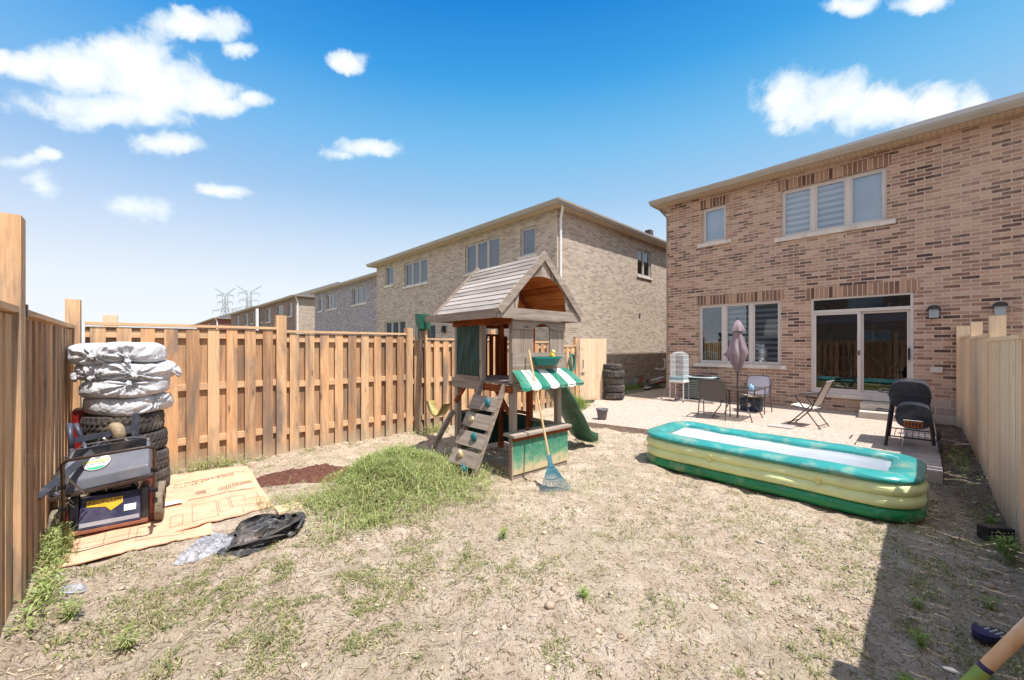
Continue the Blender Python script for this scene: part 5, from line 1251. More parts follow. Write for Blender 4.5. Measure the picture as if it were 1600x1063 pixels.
# grass bag: wedge leaning over the engine, tilted to the left
bgv=[(.00,-.36,.36),(.02,.27,.44),(-.42,.24,.52),(-.42,-.40,.45),(-.02,-.34,.47),(.0,.25,.54),(-.36,.22,.74),(-.34,-.30,.70)]
BG=bevel(part('grass_bag',MB().add(bgv,[(3,2,1,0),(4,5,6,7),(0,1,5,4),(1,2,6,5),(2,3,7,6),(3,0,4,7)]),plain('bag_shell',lin((104,104,112)),.42,.15,6,.1,dirt=lin((128,122,118))),MW),.02,3)
part('bag_lip',MB().bar((.03,-.50,.34),(.03,.30,.43),.05,.022).bar((.02,-.48,.345),(-.42,-.44,.42),.05,.02),m_rustb,BG)
part('bag_flank',MB().add([(.01,-.36,.37),(-.02,-.33,.47),(-.34,-.30,.69),(-.42,-.46,.45),(.01,-.47,.355)],[(0,1,2,3,4)]),m_black,BG)
gr=MB()
for i in range(7): t=.62+i*.05; A=Vector(bgv[4]).lerp(Vector(bgv[7]),t); B=Vector(bgv[5]).lerp(Vector(bgv[6]),t); gr.bar(A+Vector((0,.02,.004)),B+Vector((0,-.02,.004)),.008,.012)
part('bag_ribs',gr,m_black,BG)
# round sticker on the bag
o_=Vector(bgv[4]); ey=(Vector(bgv[5])-o_).normalized(); ex=(Vector(bgv[7])-o_); ex=(ex-ey*ex.dot(ey)).normalized(); nz=ey.cross(ex)
if nz.z<0: nz=-nz
C0=o_+ey*.235+ex*.155+nz*.007
def disc(r,m,nm,o,y0=-9,y1=9,n=40):
    poly=[]; 
    for i in range(n):
        a=2*math.pi*i/n; u=r*math.cos(a); v=r*math.sin(a)*1.05; v=max(y0,min(y1,v)); poly.append(C0+ey*u+ex*v+nz*o)
    return part(nm,MB().add(poly,[tuple(range(n))]),m,BG)
disc(.088,m_white,'sticker',0); disc(.084,plain('lime_band',lin((222,222,100)),.5,.05,5,0),'sticker_band',.0012,-.002,.022); disc(.084,plain('green_band',lin((60,160,120)),.5,.05,5,0),'sticker_band',.0014,-.09,-.052)
lt=MB()
for v,u0,u1 in ((.052,-.02,.02),(.036,-.045,.03),(-.022,-.06,.0),(-.008,.02,.05),(-.028,.015,.06)): lt.add([C0+ey*u0+ex*v+nz*.0018,C0+ey*u1+ex*v+nz*.0018,C0+ey*u1+ex*(v+.008)+nz*.0018,C0+ey*u0+ex*(v+.008)+nz*.0018],[(0,1,2,3)])
part('sticker_print',lt,m_black,BG)
bpy.context.view_layer.update()
# handlebar folded over towards the viewer
hb=[(-4.96,-.43,.20),(-4.88,-.42,.34),(-4.62,-.40,.58),(-4.41,-.385,.80),(-4.375,-.355,.83),(-4.345,-.28,.84),(-4.305,.04,.865),(-4.30,.085,.865),(-4.33,.12,.84),(-4.62,.13,.60),(-4.86,.13,.36),(-4.93,.13,.22)]
part('handlebar',MB().tube(hb,.0125,9),m_rustb,MW,True,smooth=True)
part('bail_wire',MB().tube([(-4.62,-.40,.60),(-4.52,-.385,.83),(-4.47,-.28,.915),(-4.42,-.02,.94),(-4.39,.06,.93),(-4.42,.11,.86),(-4.6,.12,.62)],.004,5),m_steel,MW,True)
cb=MB()
for k in range(4):
    y=random.uniform(-.38,-.1); cb.tube([(-5.0,y,.3+.04*k),(-4.8,y-.1,.5+.05*k),(-4.62,-.38,.62),(-4.5,-.39,.72)],.004,5)
cb.tube([(-4.98,-.40,.36),(-4.88,-.47,.30),(-4.93,-.46,.20),(-5.03,-.42,.16)],.004,5)
part('cable',cb,m_steel,MW,True)
for p in ((-4.88,-.42,.34),(-4.86,.13,.36),(-4.62,-.40,.58),(-4.62,.13,.6)): bevel(part('knob',MB().box(p[0]-.02,p[0]+.02,p[1]-.028,p[1]+.028,p[2]-.02,p[2]+.02),m_black,MW,True),.006)
# ------------------------------------------------------------------ folded trolley behind the mower
TR=thing('folded_trolley','folded black tubular trolley with a small fat wheel, between the mower and the tyre stack','trolley',(-5.55,-.15,.03))
def tw(nm,pts,r,m,n=8): return part(nm,MB().tube([P(*p) for p in pts],r,n),m,TR,True,smooth=True)
tw('grip',[(108.5,662,3.75),(112,700,3.7)],.021,m_trl); tw('tube',[(112,700,3.7),(116,740,3.65),(120,800,3.8)],.015,m_trl)
tw('grip',[(118,662,3.9),(130,690,3.9)],.021,m_trl); tw('tube',[(130,690,3.9),(142,725,3.9),(150,790,4.15)],.016,m_trl)
part('cross_bar',MB().bar(P(112,689,3.75),P(210,671,4.0),.02,.05),m_trl,TR,True)
part('upright',MB().bar(P(212,646,4.0),P(212,700,4.0),.055,.02),m_trl,TR,True); part('upright',MB().bar(P(210,700,3.95),P(224,740,3.75),.03,.02,),m_steel,TR,True)
part('lower_upright',MB().bar(P(212,700,4.0),P(206,790,4.25),.05,.02),m_trl,TR,True)
tw('tube',[(150,700,3.95),(160,683,3.95),(168,690,3.95)],.02,m_steel); tw('tube',[(120,720,3.9),(160,690,3.95)],.014,m_trl)
part('bracket',MB().bar(P(128,712,3.85),P(206,700,4.0),.04,.06),m_trl,TR,True); part('bracket',MB().bar(P(170,700,3.85),P(172,716,3.85),.03,.03),m_steel,TR,True)
wc=P(182,677,3.95)
w=part('wheel',MB().lathe([(.04,-.045),(.085,-.045),(.105,-.025),(.11,0),(.105,.025),(.085,.045),(.04,.045)],32,(0,0,0),'y',lambda r,z,a,j:r),plain('dusty_wheel',lin((150,132,106)),.85,.25,40,.4),TR,smooth=True); w.location=wc-TR.location; w.rotation_euler=(R(6),0,R(20))
part('axle',MB().tube([P(182,677,3.95),P(200,690,3.95),P(204,712,3.95)],.012,7),m_steel,TR,True)
lb=thing('metal_channel','long dark flat bar leaning from the trolley down towards the rear fence','bar',tuple(P(57,778,2.95)))
bevel(part('bar',MB().bar(P(57,778,2.95),P(152,700,3.75),.055,.02,up=(1,0,.3)),m_blackp,lb,True),.005)
jc=thing('red_container','dark red plastic can wedged behind the tyre stack against the fence corner','container',(-6.45,-.40,.0))
bevel(part('body',MB().box(-.14,.14,-.085,.085,.0,.98),plain('dark_red_plastic',lin((132,22,22)),.5,.15,8,0),jc),.02)
# ------------------------------------------------------------------ black bag & clear plastic
def crumple(cx,cy,rx,ry,h,sd,n=170,m=90,ridg=1.0,rot=0):
    vs=[];fs=[]
    for j in range(m+1):
        q0=j/m
        for i in range(n):
            a=2*math.pi*i/n; e=1+.26*float(vnoise(math.cos(a)*1.5,math.sin(a)*1.5,sd=sd+2))+.05*float(vnoise(math.cos(a)*6,math.sin(a)*6,sd=sd))
            x=math.cos(a)*q0*e; y=math.sin(a)*q0*e
            wx=x+.25*float(vnoise(x*2.3,y*2.3,sd=sd+3)); wy=y+.25*float(vnoise(x*2.3+9,y*2.3,sd=sd+4))
            f1=1-abs(float(vnoise(wx*3.0,wy*1.6,sd=sd)))*1.9; f2=1-abs(float(vnoise(wx*7,wy*4.5,sd=sd+1)))*1.9; f3=1-abs(float(vnoise(wx*16,wy*12,sd=sd+6)))*1.9
            env=max(0,1-q0**2.6); z=h*env*(.45+.55*max(0,f1)+.28*f2*ridg+.12*f3*ridg)+.012*max(0,f2)*(1-q0)
            rim=h*.75*math.exp(-((math.hypot(x-.15,y)-.62)/.13)**2)*(x>-.6)*ridg*.7; z=z*(1-.35*math.exp(-((x-.15)**2+y*y)/.12)*ridg)
            X=x*rx;Y=y*ry
            vs.append((cx+X*math.cos(rot)-Y*math.sin(rot),cy+X*math.sin(rot)+Y*math.cos(rot),max(z,0)+float(gh(cx+X,cy+Y))+.003))
    for j in range(m):
        for i in range(n): fs.append((j*n+i,j*n+(i+1)%n,(j+1)*n+(i+1)%n,(j+1)*n+i))
    return MB().add(vs,fs)
m_gb=plain('black_bin_bag',lin((62,60,60)),.45,.35,8,.8,bs=34,dirt=lin((128,116,104)))
gbt=thing('garbage_bag','crumpled black garbage bag lying on the ground in front of the cardboard','bag',(-4.06,.86,float(gh(-4.06,.86))))
part('bag_body',crumple(-4.06,.86,.22,.36,.085,5,ridg=.8,rot=R(20)),m_gb,gbt,True,smooth=True)
rr_=np.random.default_rng(77)
for q in range(13):   # standing folds of loose plastic curling over the body
    a0_=rr_.uniform(0,6.28); sp_a=rr_.uniform(1.2,2.8); ra=rr_.uniform(.07,.21); rb=ra*rr_.uniform(1.1,1.6); cx_,cy_=rr_.normal(0,.035,2); hgt=rr_.uniform(.05,.10)*(1.25-ra*2.2); b0_=rr_.uniform(.01,.05)
    vs=[];fs=[];nn_=36;mm=7
    for i_ in range(nn_+1):
        t=i_/nn_; a=a0_+sp_a*t; env=math.sin(math.pi*min(max(t,.02),.98))**.5
        for k_ in range(mm+1):
            u=k_/mm; out=ra*(1+.10*math.sin(u*3.0+q)+.35*u*u*(1 if q%2 else -1)*.6); wob=.012*float(vnoise(t*9+q,u*3,sd=q))+.006*float(vnoise(t*26+q,u*6,sd=q+4))
            x_=cx_+math.cos(a)*(out+wob); y_=cy_+math.sin(a)*(out*rb/ra+wob)
            vs.append((x_*math.cos(.35)-y_*math.sin(.35),x_*math.sin(.35)+y_*math.cos(.35),b0_*env+hgt*env*(math.sin(u*1.9))+.004))
    for i_ in range(nn_):
        for k_ in range(mm): a=i_*(mm+1)+k_; fs.append((a,a+1,a+mm+2,a+mm+1))
    part('fold',MB().add(vs,fs),m_gb,gbt,smooth=True)
gm=bpy.data.materials.new('clear_film'); gm.use_nodes=True; gm.node_tree.nodes.clear(); g=N(gm.node_tree); o=g.n('ShaderNodeOutputMaterial'); t=g.n('ShaderNodeBsdfTransparent'); d=g.n('ShaderNodeBsdfPrincipled'); d.inputs['Base Color'].default_value=(.42,.42,.46,1); d.inputs['Roughness'].default_value=.15; mx=g.n('ShaderNodeMixShader'); g.l(g.ramp(g.noise(g.pos(),30,4),[(.35,(.35,.35,.35)),(.6,(.9,.9,.9))]),mx.inputs[0]); g.l(t.outputs[0],mx.inputs[1]); g.l(d.outputs[0],mx.inputs[2]); g.l(mx.outputs[0],o.inputs[0]); g.l(g.bump(g.noise(g.pos(),24,4),.8,.02),d.inputs['Normal'])
tag(part('plastic_film',crumple(-4.10,.44,.14,.22,.085,21,120,60,1.3,R(20)),gm,smooth=True),'crumpled clear plastic film beside the black garbage bag','plastic film')
tag(part('plastic_film',crumple(-3.98,-.30,.10,.06,.02,27,40,24,1.0,R(30)),gm,smooth=True),'small scrap of clear plastic on the ground near the rear fence','plastic film')
# dark soil heap
def heap(cx,cy,rx,ry,h,sd,rot=0,n=110,m=40,rough=.35):
    vs=[];fs=[]
    for j in range(m+1):
        r=j/m
        for i in range(n):
            a=2*math.pi*i/n; e=1+.28*float(vnoise(math.cos(a)*2,math.sin(a)*2,sd=sd)); X=r*rx*e*math.cos(a);Y=r*ry*e*math.sin(a)
            x=cx+X*math.cos(rot)-Y*math.sin(rot); y=cy+X*math.sin(rot)+Y*math.cos(rot)
            z=h*math.cos(r*math.pi/2)**1.2*(1+rough*float(fbm(x*5,y*5,o=3,sd=sd)))+.018*float(vnoise(x*24,y*24,sd=sd))*(1-r)
            vs.append((x,y,z+float(gh(x,y))-.02*r+.004))
    for j in range(m):
        for i in range(n): fs.append((j*n+i,j*n+(i+1)%n,(j+1)*n+(i+1)%n,(j+1)*n+i))
    return MB().add(vs,fs)
m_dsoil=plain('dark_moist_soil',lin((92,58,46)),.95,.45,22,1.0,bs=70)
tag(part('soil_heap',heap(-5.55,1.66,.42,.62,.09,31,R(-20)),m_dsoil),'low heap of dark red brown soil between the fence and the weed pile','soil heap')
# weed pile core
tag_wp=part('weed_pile',heap(-4.40,2.35,.62,.85,.13,41,R(15)),plain('weed_thatch',lin((104,98,68)),.95,.4,14,.8))
# ------------------------------------------------------------------ shovel near the camera, box, sandal, debris
shv=thing('shovel','wooden shovel with lime band on its handle, leaning on the right fence','shovel',(-.2,1.75,0))
A=P(1520,1063,1.25); B=P(1600,985,1.2); dd=(B-A).normalized(); B=A+dd*((.538-A.x)/dd.x); A=A-dd*(A.z/dd.z); Lb=(P(1537,1046,1.24)-A).length
part('handle',MB().tube([A+dd*.28,B],.0175,16),wood('shovel_ash',[lin((186,136,94)),lin((222,176,130)),lin((230,192,152))],'z',lin((226,214,204)),.7),shv,True,smooth=True)
part('grip_band',MB().tube([A+dd*(Lb-.12),A+dd*Lb],.0181,16),plain('lime_label',lin((140,160,70)),.5,.1,30,0),shv,True,smooth=True); part('grip_band',MB().tube([A+dd*(Lb+.0005),A+dd*(Lb+.016)],.0183,16),plain('purple_label',lin((58,48,92)),.5,.1,9,0),shv,True,smooth=True)
part('ferrule',MB().tube([A+dd*.22,A+dd*.45],.022,12),m_steel,shv,True)
part('blade',MB().add([A+Vector((0,-.11,.27)),A+Vector((0,.11,.27)),A+Vector((-.03,.11,.08)),A+Vector((-.05,0,-.03)),A+Vector((-.03,-.11,.08)),A+Vector((.02,0,.27)),A+Vector((.0,0,.08))],[(0,5,6,4),(5,1,2,6),(4,6,3),(6,2,3)]),m_steel,shv,True)
bx_=thing('nursery_tray','small black plastic tray with white speckled holes standing by the right fence','tray',(.44,5.33,.01),R(38))
bevel(part('tray_body',MB().box(-.10,.10,-.05,.05,0,.12),m_black,bx_),.008)
ho=MB()
for i in range(6):
    for j in range(3): ho.lathe([(0,-.001),(.006,-.001)],7,(-.075+i*.03,-.0525,.03+j*.028),'y')
part('holes',ho,m_white,bx_)
sdl=thing('sandal_sole','black oval sole with rows of white dots lying face up in the shaded soil','sandal',(.27,3.49,.03),R(-30))
sole=[(.058*math.cos(a)*(1+.0*math.sin(a)),.105*math.sin(a)) for a in [2*math.pi*i/28 for i in range(28)]]
part('sole',MB().prism([(x,y) for x,y in sole],0,.02,'xy'),m_black,sdl); part('strap',MB().prism([(x*1.03,y*1.0) for x,y in sole if y<-.02]+[],.0205,.045,'xy'),plain('navy_strap',lin((44,40,80)),.5,.2,9,0),sdl)
dt=MB()
for i in range(4):
    for j in range(4):
        x,y=-.033+i*.022,.0+j*.024
        if (x/.052)**2+(y/.098)**2<.9: dt.lathe([(0,.0222),(.007,.0222)],8,(x,y,0))
part('dots',dt,m_white,sdl)
for i,(x,y,s,lb) in enumerate(((.11,3.04,.03,'flat pale stone in the fence shadow near the bottom of the picture'),(-.95,3.85,.022,'small whitish crumpled scrap in the middle of the bare soil'),(-2.10,4.35,.018,'small pale pebble in front of the pool'))):
    k=rock((0,0,0),s,i+12); o=part('stone',k,m_sill,smooth=True); o.location=(x,y,float(gh(x,y))+.01); o.scale=(1.5,1,.45); tag(o,lb,'stone')
# debris by the neighbour wall
db=thing('scrap_pile','heap of scrap boards and white pieces against the neighbour wall beyond the patio','scrap',(-7.4,14.6,0))
sc=[]
for i in range(12):
    a=Vector((-7.8+random.uniform(0,.9),13.9+random.uniform(0,1.8),random.uniform(.03,.25))); d=Vector((random.uniform(-.5,.5),random.uniform(.4,1.0),random.uniform(-.1,.16)))
    part('board',MB().bar(a,a+d,.12,.025),[m_bz,m_black,m_white,m_pz][i%4],db,True)
# room props seen through glass: drying rack, plants
dr_=thing('clothes_rack','folding white clothes rack standing inside behind the right door glass','rack',(-.58,13.3,.49))
ck=MB()
for s in (-.22,.22):
    ck.tube([(-.35,s,1.0),(-.05,s,.62),(.05,s,.62),(.35,s,1.0)],.008,6); ck.tube([(-.05,s,.62),(-.2,s,0)],.008,6); ck.tube([(.05,s,.62),(.2,s,0)],.008,6)
for x,z in ((-.35,1.0),(-.2,.8),(.2,.8),(.35,1.0),(-.05,.62),(.05,.62)): ck.tube([(x,-.22,z),(x,.22,z)],.006,6)
part('frame',ck,m_white,dr_)
cr=thing('crib_rail','wooden slatted rail standing inside behind the left window pane','crib',(-4.35,12.75,.9))
rk_=MB()
for i in range(11): rk_.box(-.28+i*.056,-.255+i*.056,-.01,.01,.18,.86)
rk_.box(-.3,.33,-.015,.015,.86,.90).box(-.3,.33,-.015,.015,.14,.18); part('slats',rk_,plain('light_wood',lin((206,176,130)),.5,.1,9,0),cr)
tw_=thing('folded_towels','pile of white cloth behind the right pane of the lower window','towels',(-3.05,12.55,1.17))
for i in range(4): part('towel',rock((0,0,.06+i*.085),.11,i+40),m_white,tw_,smooth=True)

# ------------------------------------------------------------------ vegetation (numpy blades)
def inyard(x,y): return (x>-6.92)&(x<.55)&(y>-.50)&(y<12.3)
def blades(name,xy,h,w,lean,mat,zf=gh,curl=.5,seed=1,parent=None,z0=None):
    """each blade: 5 vertices, 3 triangles"""
    r=np.random.default_rng(seed); n=len(xy); x,y=xy[:,0],xy[:,1]; z=(zf(x,y) if z0 is None else z0)-.004
    az=r.uniform(0,2*np.pi,n); hh=h*r.uniform(.45,1.25,n) if np.isscalar(h) else h; ln=lean*r.uniform(.3,1.3,n)
    dx,dy=np.cos(az),np.sin(az); px,py=-dy*w*r.uniform(.6,1.3,n),dx*w*r.uniform(.6,1.3,n)
    v=np.empty((n,5,3))
    v[:,0]=np.stack([x-px/2,y-py/2,z],1); v[:,1]=np.stack([x+px/2,y+py/2,z],1)
    m_=hh*np.cos(ln*.5); q=hh*np.sin(ln)
    v[:,2]=np.stack([x-px*.4+dx*q*.35,y-py*.4+dy*q*.35,z+m_*.55],1); v[:,3]=np.stack([x+px*.4+dx*q*.35,y+py*.4+dy*q*.35,z+m_*.55],1)
    v[:,4]=np.stack([x+dx*q*(1+.3*curl),y+dy*q*(1+.3*curl),z+hh*np.cos(ln)*(1-.2*curl)],1)
    b=np.arange(n)[:,None]*5; f=np.concatenate([b+np.array([0,1,3]),b+np.array([0,3,2]),b+np.array([2,3,4])],0)
    return npmesh(name,v.reshape(-1,3),f,mat,3,parent=parent)
def scatter(n,x0,x1,y0,y1,dens,seed):
    r=np.random.default_rng(seed); x=r.uniform(x0,x1,n); y=r.uniform(y0,y1,n); k=r.uniform(0,1,n)<dens(x,y); return np.stack([x[k],y[k]],1)
def excl(x,y):
    e=((np.abs(x+1.385)<1.42)&(np.abs(y-5.80)<.66))|((x>-5.2)&(x<.2)&(y>7.35))|((x<-4.4)&(x>-6.8)&(y<1.1)&(y>-.5)&~((x>-4.7)&(y>.9)))|((np.abs(x+4.27)<.6)&(np.abs(y-3.95)<.5))
    return ~e&inyard(x,y)
GST=[lin((206,194,156)),lin((180,174,128)),lin((146,148,100)),lin((112,122,76)),lin((154,160,110))]
STR=[lin((208,194,168)),lin((184,168,138)),lin((146,136,104)),lin((122,108,84)),lin((96,82,64))]
m_grass=leafmat('dry_green_grass',GST); m_straw=leafmat('straw',STR,.15); m_fresh=leafmat('fresh_green',[lin((108,134,68)),lin((142,164,88)),lin((174,190,116))]); m_cut=leafmat('cut_weeds',[lin((206,198,150)),lin((178,178,120)),lin((146,156,92)),lin((124,142,78)),lin((168,182,116)),lin((204,208,156))])
# regional density of green: strongest in the left foreground, middle, and round the pile
def reg(x,y):
    d=.22+.95*np.exp(-((x+3.3)/.9)**2-((y-.3)/.75)**2)+.62*np.exp(-((x+2.9)/1.1)**2-((y-1.6)/.9)**2)+.45*np.exp(-((x+2.2)/1.0)**2-((y-.9)/.6)**2)
    d=d+.5*np.exp(-((x-.05)/.35)**2-((y-4.9)/1.0)**2)+.35*np.exp(-((x-.2)/.4)**2-((y-3.2)/1.2)**2)+.22*np.exp(-((x+1.1)/.9)**2-((y-3.6)/1.0)**2)
    d=d+.7*np.exp(-((x-.42)/.12)**2)*(y>4.2)+1.1*np.exp(-((x+6.85)/.14)**2)*(y<8)+.9*np.exp(-((y+.46)/.13)**2)+.3*np.exp(-((x+4.9)/.6)**2-((y-5.2)/1.0)**2)
    return d
def gdens(x,y):
    pn=np.clip(fbm(x*3.6,y*3.6,o=5,sd=51,gain=.7)*1.5+.30,0,1)**1.2
    return np.clip(reg(x,y)*pn*.72,0,1)*excl(x,y)
near=lambda x,y:np.clip(3.2/np.maximum(np.hypot(x,y),1.2),.25,1)
b1=blades('grass_patches',scatter(420000,-6.92,.55,-.5,7.5,lambda x,y:gdens(x,y)*near(x,y),61),.036,.0055,1.25,m_grass,seed=62); b1['kind']='stuff'; b1['label']='short sparse dry grass growing in patches over the bare soil'
# tufts: clustered longer blades
def tufts(n,seed,k,rad,dens):
    c=scatter(n,-6.92,.55,-.5,7.3,dens,seed); r=np.random.default_rng(seed+1); kk=r.integers(k//2,k,len(c)); rep=np.repeat(c,kk,0); return rep+r.normal(0,rad,rep.shape)
tf_=tufts(10500,71,18,.019,lambda x,y:gdens(x,y)*.8*near(x,y)); tf_=tf_[excl(tf_[:,0],tf_[:,1])]
b2=blades('grass_tufts',tf_,.055,.005,1.1,m_grass,seed=72); b2['kind']='stuff'; b2['label']='longer green and straw coloured tufts scattered among the dry grass'
# straw and litter lying flat
def flat(name,xy,l,w,mat,seed,lift=.006):
    r=np.random.default_rng(seed); n=len(xy); x,y=xy.T; a=r.uniform(0,2*np.pi,n); L_=l*r.uniform(.3,1.3,n); W_2=w*r.uniform(.5,1.4,n); bend=r.normal(0,.18,n)
    dx,dy=np.cos(a)*L_/2,np.sin(a)*L_/2; px,py=-np.sin(a)*W_2/2,np.cos(a)*W_2/2; ox,oy=-np.sin(a)*L_*bend,np.cos(a)*L_*bend
    def Z(x,y): return gh(x,y)+lift*r.uniform(.2,1.6,n)
    pts=[(x-dx-px,y-dy-py),(x-dx+px,y-dy+py),(x+ox+px,y+oy+py),(x+ox-px,y+oy-py),(x+dx+px,y+dy+py),(x+dx-px,y+dy-py)]
    za,zb,zc=Z(x-dx,y-dy),Z(x+ox,y+oy),Z(x+dx,y+dy); zs=[za,za+.002,zb+.004,zb+.002,zc+.002,zc]
    v=np.stack([np.stack([p[0],p[1],z],1) for p,z in zip(pts,zs)],1); b=np.arange(n)[:,None]*6
    f=np.concatenate([b+np.array([0,1,2,3]),b+np.array([3,2,4,5])],0); return npmesh(name,v.reshape(-1,3),f,mat,4)
o=flat('straw_litter',scatter(60000,-6.92,.55,-.5,7.0,lambda x,y:(.10+.6*np.clip(reg(x,y),0,1))*excl(x,y)*near(x,y),81),.055,.0035,m_straw,82); o['kind']='stuff'; o['label']='flattened straw and dead stems littering the soil'
o=flat('leaf_litter',scatter(60000,-6.92,.55,-.5,7.0,lambda x,y:gdens(x,y)*near(x,y)*.8,83),.03,.008,m_grass,84,.01); o['kind']='stuff'; o['label']='green and brown bits of leaf scattered on the dry soil'
# weeds: broad leaf rosettes
def leaves(name,cs,mat,k,l,w,seed,up=.5,parent=None,z0=None):
    r=np.random.default_rng(seed); n=len(cs); c=np.repeat(cs,k,0); N_=len(c); zb=np.repeat(gh(cs[:,0],cs[:,1]) if z0 is None else z0,k)
    a=r.uniform(0,2*np.pi,N_); L_=l*r.uniform(.5,1.2,N_); u=r.uniform(.1,1,N_)*up; dx,dy=np.cos(a),np.sin(a)
    st=r.uniform(0,.25,N_)*L_; x=c[:,0]+dx*st; y=c[:,1]+dy*st; hz=zb+r.uniform(0,1,N_)*l*up
    px,py=-dy*w/2*r.uniform(.6,1.2,N_),dx*w/2*r.uniform(.6,1.2,N_)
    v=np.empty((N_,4,3)); v[:,0]=np.stack([x,y,hz],1); v[:,1]=np.stack([x+dx*L_*.5-px,y+dy*L_*.5-py,hz+L_*u*.6],1); v[:,2]=np.stack([x+dx*L_,y+dy*L_,hz+L_*u*.5],1); v[:,3]=np.stack([x+dx*L_*.5+px,y+dy*L_*.5+py,hz+L_*u*.6],1)
    return npmesh(name,v.reshape(-1,3),np.arange(N_*4).reshape(-1,4),mat,4,parent=parent)
ws=scatter(420,-6.9,.5,-.45,7.2,lambda x,y:np.clip(reg(x,y)*.5,0,.5)*excl(x,y),91)
o=leaves('small_weeds',ws,m_grass,7,.032,.009,92,.9); o['kind']='stuff'; o['label']='small broad leaved weeds dotted over the soil'
# a few bigger individual weeds
WD=[((-3.10,-.02),.075,'pale leafy weed at the left edge of the foreground'),((-3.55,-.28),.08,'pale green leafy weed against the rear fence'),((-.05,2.75),.05,'leafy weed in the fence shadow near the dark post shadow'),((.00,3.15),.055,'upright weed in the middle of the fence shadow'),((-.02,3.62),.05,'weed seedling just inside the sunlit edge of the shadow'),((.30,3.9),.055,'low leafy weed near the sandal sole'),
    ((.47,4.95),.13,'tall green weed at the foot of the right fence beside the black tray'),((.46,5.9),.07,'short weed at the foot of the right fence behind the pool end'),((-1.55,2.15),.05,'grassy weed in the middle of the foreground'),((-2.55,2.35),.06,'grassy weed clump in front of the weed pile')]
for i,((x,y),h,lb) in enumerate(WD):
    z=float(gh(x,y)); t=thing('weed',lb,'weed',(x,y,z))
    r=np.random.default_rng(200+i); cs=r.normal(0,h*.18,(7,2)); leaves('leaves',cs,m_cut if i<2 else m_fresh,11,h*.9,h*.12,210+i,1.0,t,z0=np.full(7,-.005)+r.uniform(0,h*.6,7))
    blades('stems',r.normal(0,h*.12,(30,2)),h*1.1,.005,.5,m_fresh,seed=220+i,parent=t,z0=np.zeros(30))
# weed pile strands
def pilez(x,y):
    cx,cy=-4.40,2.35; a=R(15); X=(x-cx)*np.cos(a)+(y-cy)*np.sin(a); Y=-(x-cx)*np.sin(a)+(y-cy)*np.cos(a); r=np.sqrt((X/.80)**2+(Y/1.05)**2); return .17*np.exp(-((x+4.78)/.42)**2-((y-2.25)/.5)**2)+np.where(r<1,.17*np.cos(np.clip(r,0,1)*np.pi/2)**1.1*(1+.45*fbm(x*3.5,y*3.5,o=3,sd=41)),0)+gh(x,y)
def pdens(x,y):
    cx,cy=-4.32,2.35; a=R(15); X=(x-cx)*np.cos(a)+(y-cy)*np.sin(a); Y=-(x-cx)*np.sin(a)+(y-cy)*np.cos(a); r=np.sqrt((X/.95)**2+(Y/1.2)**2)+.38*fbm(x*2.2,y*2.2,o=4,sd=77); return np.clip((1.2-r)*1.3,0,1)**1.7
pthin=lambda x,y:pdens(x,y)*np.clip(.75+.9*fbm(x*3.1,y*3.1,o=3,sd=141)-.45*np.clip((x+4.2)/1.0,0,1),.12,1)
pc=scatter(24000,-5.7,-2.7,.7,3.9,pthin,101)
o=blades('cut_weed_blades',pc,.15,.0042,1.5,m_cut,zf=pilez,seed=102); o.parent=tag_wp
pc=scatter(9000,-5.7,-2.7,.7,3.9,lambda x,y:pdens(x,y)*.9,103); r=np.random.default_rng(5)
o=leaves('cut_weed_leaves',pc[:3000],m_cut,4,.05,.011,104,1.2,z0=pilez(pc[:3000,0],pc[:3000,1])+r.uniform(0,.05,len(pc[:3000]))); o.parent=tag_wp
o=blades('straw_blades',scatter(9000,-5.7,-2.7,.7,3.9,pdens,131),.15,.004,1.6,m_straw,zf=pilez,seed=132); o.parent=tag_wp
crown=scatter(7000,-5.6,-4.0,1.6,3.1,lambda x,y:np.clip(1.1-np.sqrt(((x+4.72)/.5)**2+((y-2.25)/.6)**2)+.5*fbm(x*4,y*4,o=3,sd=9),0,1),105)
lsx=scatter(5200,-5.7,-2.7,.7,3.9,lambda x,y:pdens(x,y),151); rl=np.random.default_rng(152)
o=blades('long_strands',lsx,.22*rl.uniform(.4,1.5,len(lsx)),.006,1.55,m_cut,zf=lambda x,y:pilez(x,y)+.015,curl=.9,seed=153); o.parent=tag_wp
core=part('pile_core',heap(-4.78,2.25,.5,.6,.24,47,R(5)),bpy.data.materials['weed_thatch'],None); core.parent=tag_wp
o=blades('fresh_weed_blades',crown,.13,.0045,1.35,m_fresh,zf=lambda x,y:pilez(x,y)+.02,seed=106); o.parent=tag_wp
tag(tag_wp,'mound of pulled green weeds and grass in front of the playhouse ladder','weed pile')
# tall weeds between rear fence and mower, weeds by fences, bush by the gate
def clump(nm,lb,cx,cy,rx,ry,n,h,m,sd,cat='weeds'):
    r=np.random.default_rng(sd); xy=r.normal(0,.5,(n,2))*np.array([rx,ry]); t=thing(nm,lb,cat,(cx,cy,float(gh(cx,cy))))
    hh=h*r.uniform(.4,1.1,n)*np.exp(-(xy[:,0]/rx)**2*.5-(xy[:,1]/ry)**2*.5)
    blades('stems',xy,hh,.006,.55,m,seed=sd+1,parent=t,z0=np.zeros(n)); k=n//4
    leaves('leaves',xy[:k],m,5,.05,.013,sd+2,1.0,t,z0=hh[:k]*r.uniform(.2,.95,k)); return t
clump('weed_clump','tangle of tall pale weeds in the gap between the rear fence and the mower wheel',-4.72,-.45,.36,.08,420,.26,m_cut,301)
clump('weed_clump','weeds along the foot of the rear fence just right of the tall post',-3.9,-.42,.5,.08,300,.09,m_cut,311)
clump('weed_clump','dry weeds at the foot of the side fence beside the corner tyres',-6.75,.75,.14,.5,260,.16,m_cut,321)
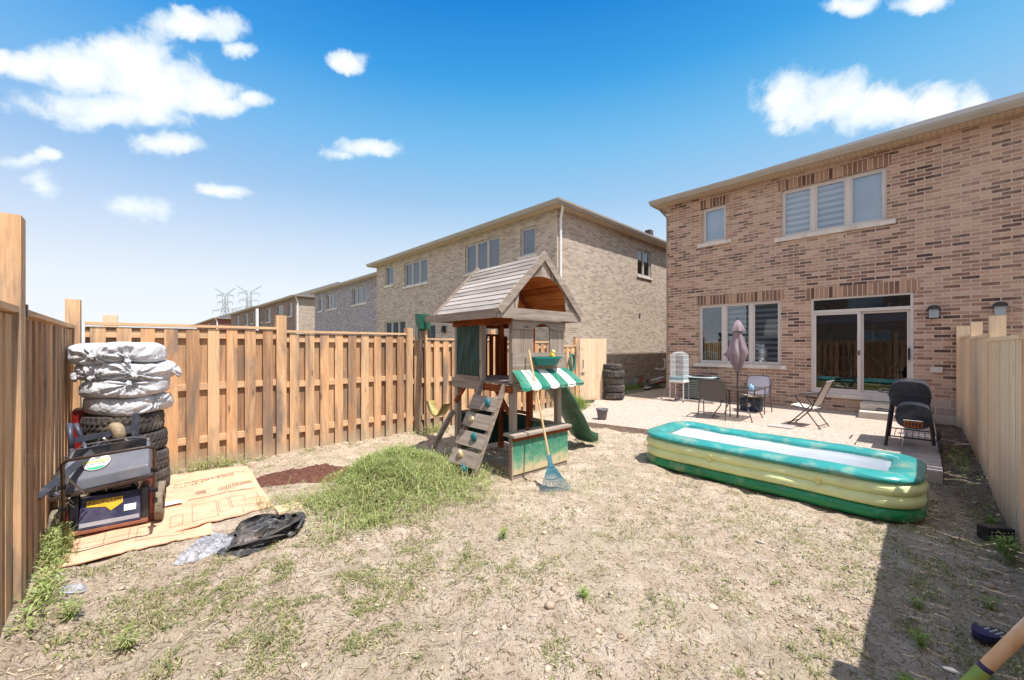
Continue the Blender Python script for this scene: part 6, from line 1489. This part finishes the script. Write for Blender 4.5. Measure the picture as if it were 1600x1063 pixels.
clump('weed_clump','dry weed tuft under the swing seat by the fence',-6.7,4.3,.22,.5,300,.20,m_cut,331)
clump('bush','bright green bushy weed in front of the open gate',-6.50,8.55,.38,.45,1400,.50,m_fresh,341,'bush')
clump('weed_clump','weeds growing around the foot of the green slide',-4.05,5.75,.22,.2,300,.16,m_cut,351)
clump('grass_strip','green grass strip at the foot of the neighbour side wall',-7.9,13.6,.35,2.2,1600,.22,m_fresh,361,'grass')
clump('weed_clump','weeds in the dark soil bed beside the grill',.38,8.6,.14,1.3,500,.07,m_cut,371)
for i_,t_ in enumerate(transom_plants):
    r=np.random.default_rng(500+i_); leaves('leaves',r.normal(0,.05,(26,2)),m_fresh,6,.06,.03,501+i_,.9,t_,z0=.07+r.uniform(0,.12,26))
# ------------------------------------------------------------------ soil clods and pebbles
def clods(name,xy,s,mat,seed,lift=.25):
    r=np.random.default_rng(seed); t=(1+5**.5)/2
    V=np.array([(-1,t,0),(1,t,0),(-1,-t,0),(1,-t,0),(0,-1,t),(0,1,t),(0,-1,-t),(0,1,-t),(t,0,-1),(t,0,1),(-t,0,-1),(-t,0,1)])/1.9
    Fc=np.array([(0,11,5),(0,5,1),(0,1,7),(0,7,10),(0,10,11),(1,5,9),(5,11,4),(11,10,2),(10,7,6),(7,1,8),(3,9,4),(3,4,2),(3,2,6),(3,6,8),(3,8,9),(4,9,5),(2,4,11),(6,2,10),(8,6,7),(9,8,1)])
    n=len(xy); v=V[None]*(1+r.uniform(-.45,.4,(n,12,1))); sc=s*np.exp(r.normal(0,.55,n)); ax=np.stack([r.uniform(.7,1.4,n),r.uniform(.7,1.4,n),r.uniform(.35,.8,n)],1)
    a=r.uniform(0,6.28,n); v=v*ax[:,None]; c,s_=np.cos(a)[:,None],np.sin(a)[:,None]; X=v[:,:,0]*c-v[:,:,1]*s_; Y=v[:,:,0]*s_+v[:,:,1]*c
    v=np.stack([X,Y,v[:,:,2]],2)*sc[:,None,None]; v[:,:,0]+=xy[:,0:1]; v[:,:,1]+=xy[:,1:2]; v[:,:,2]+=(gh(xy[:,0],xy[:,1])+sc*lift)[:,None]
    f=(np.arange(n)*12)[:,None,None]+Fc[None]; return npmesh(name,v.reshape(-1,3),f.reshape(-1,3),mat,3)
m_clod=leafmat('clods',[lin((136,118,100)),lin((164,146,126)),lin((182,164,144)),lin((194,176,156))],0)
bare=lambda x,y:excl(x,y)*near(x,y)*np.clip(.45+.9*fbm(x*2,y*2,o=3,sd=88),.05,1)
o=clods('soil_clods',scatter(60000,-6.9,.54,-.45,7.2,bare,111),.0046,m_clod,112); o['kind']='stuff'; o['label']='crumbs and clods of dry soil spread over the yard'
o=clods('pebbles',scatter(900,-6.9,.54,-.45,7.2,bare,121),.0045,m_clod,122); o['kind']='stuff'; o['label']='pale pebbles and larger lumps in the soil'
# ladder-side dead leaves / dark soil under the playhouse handled by its own shadow
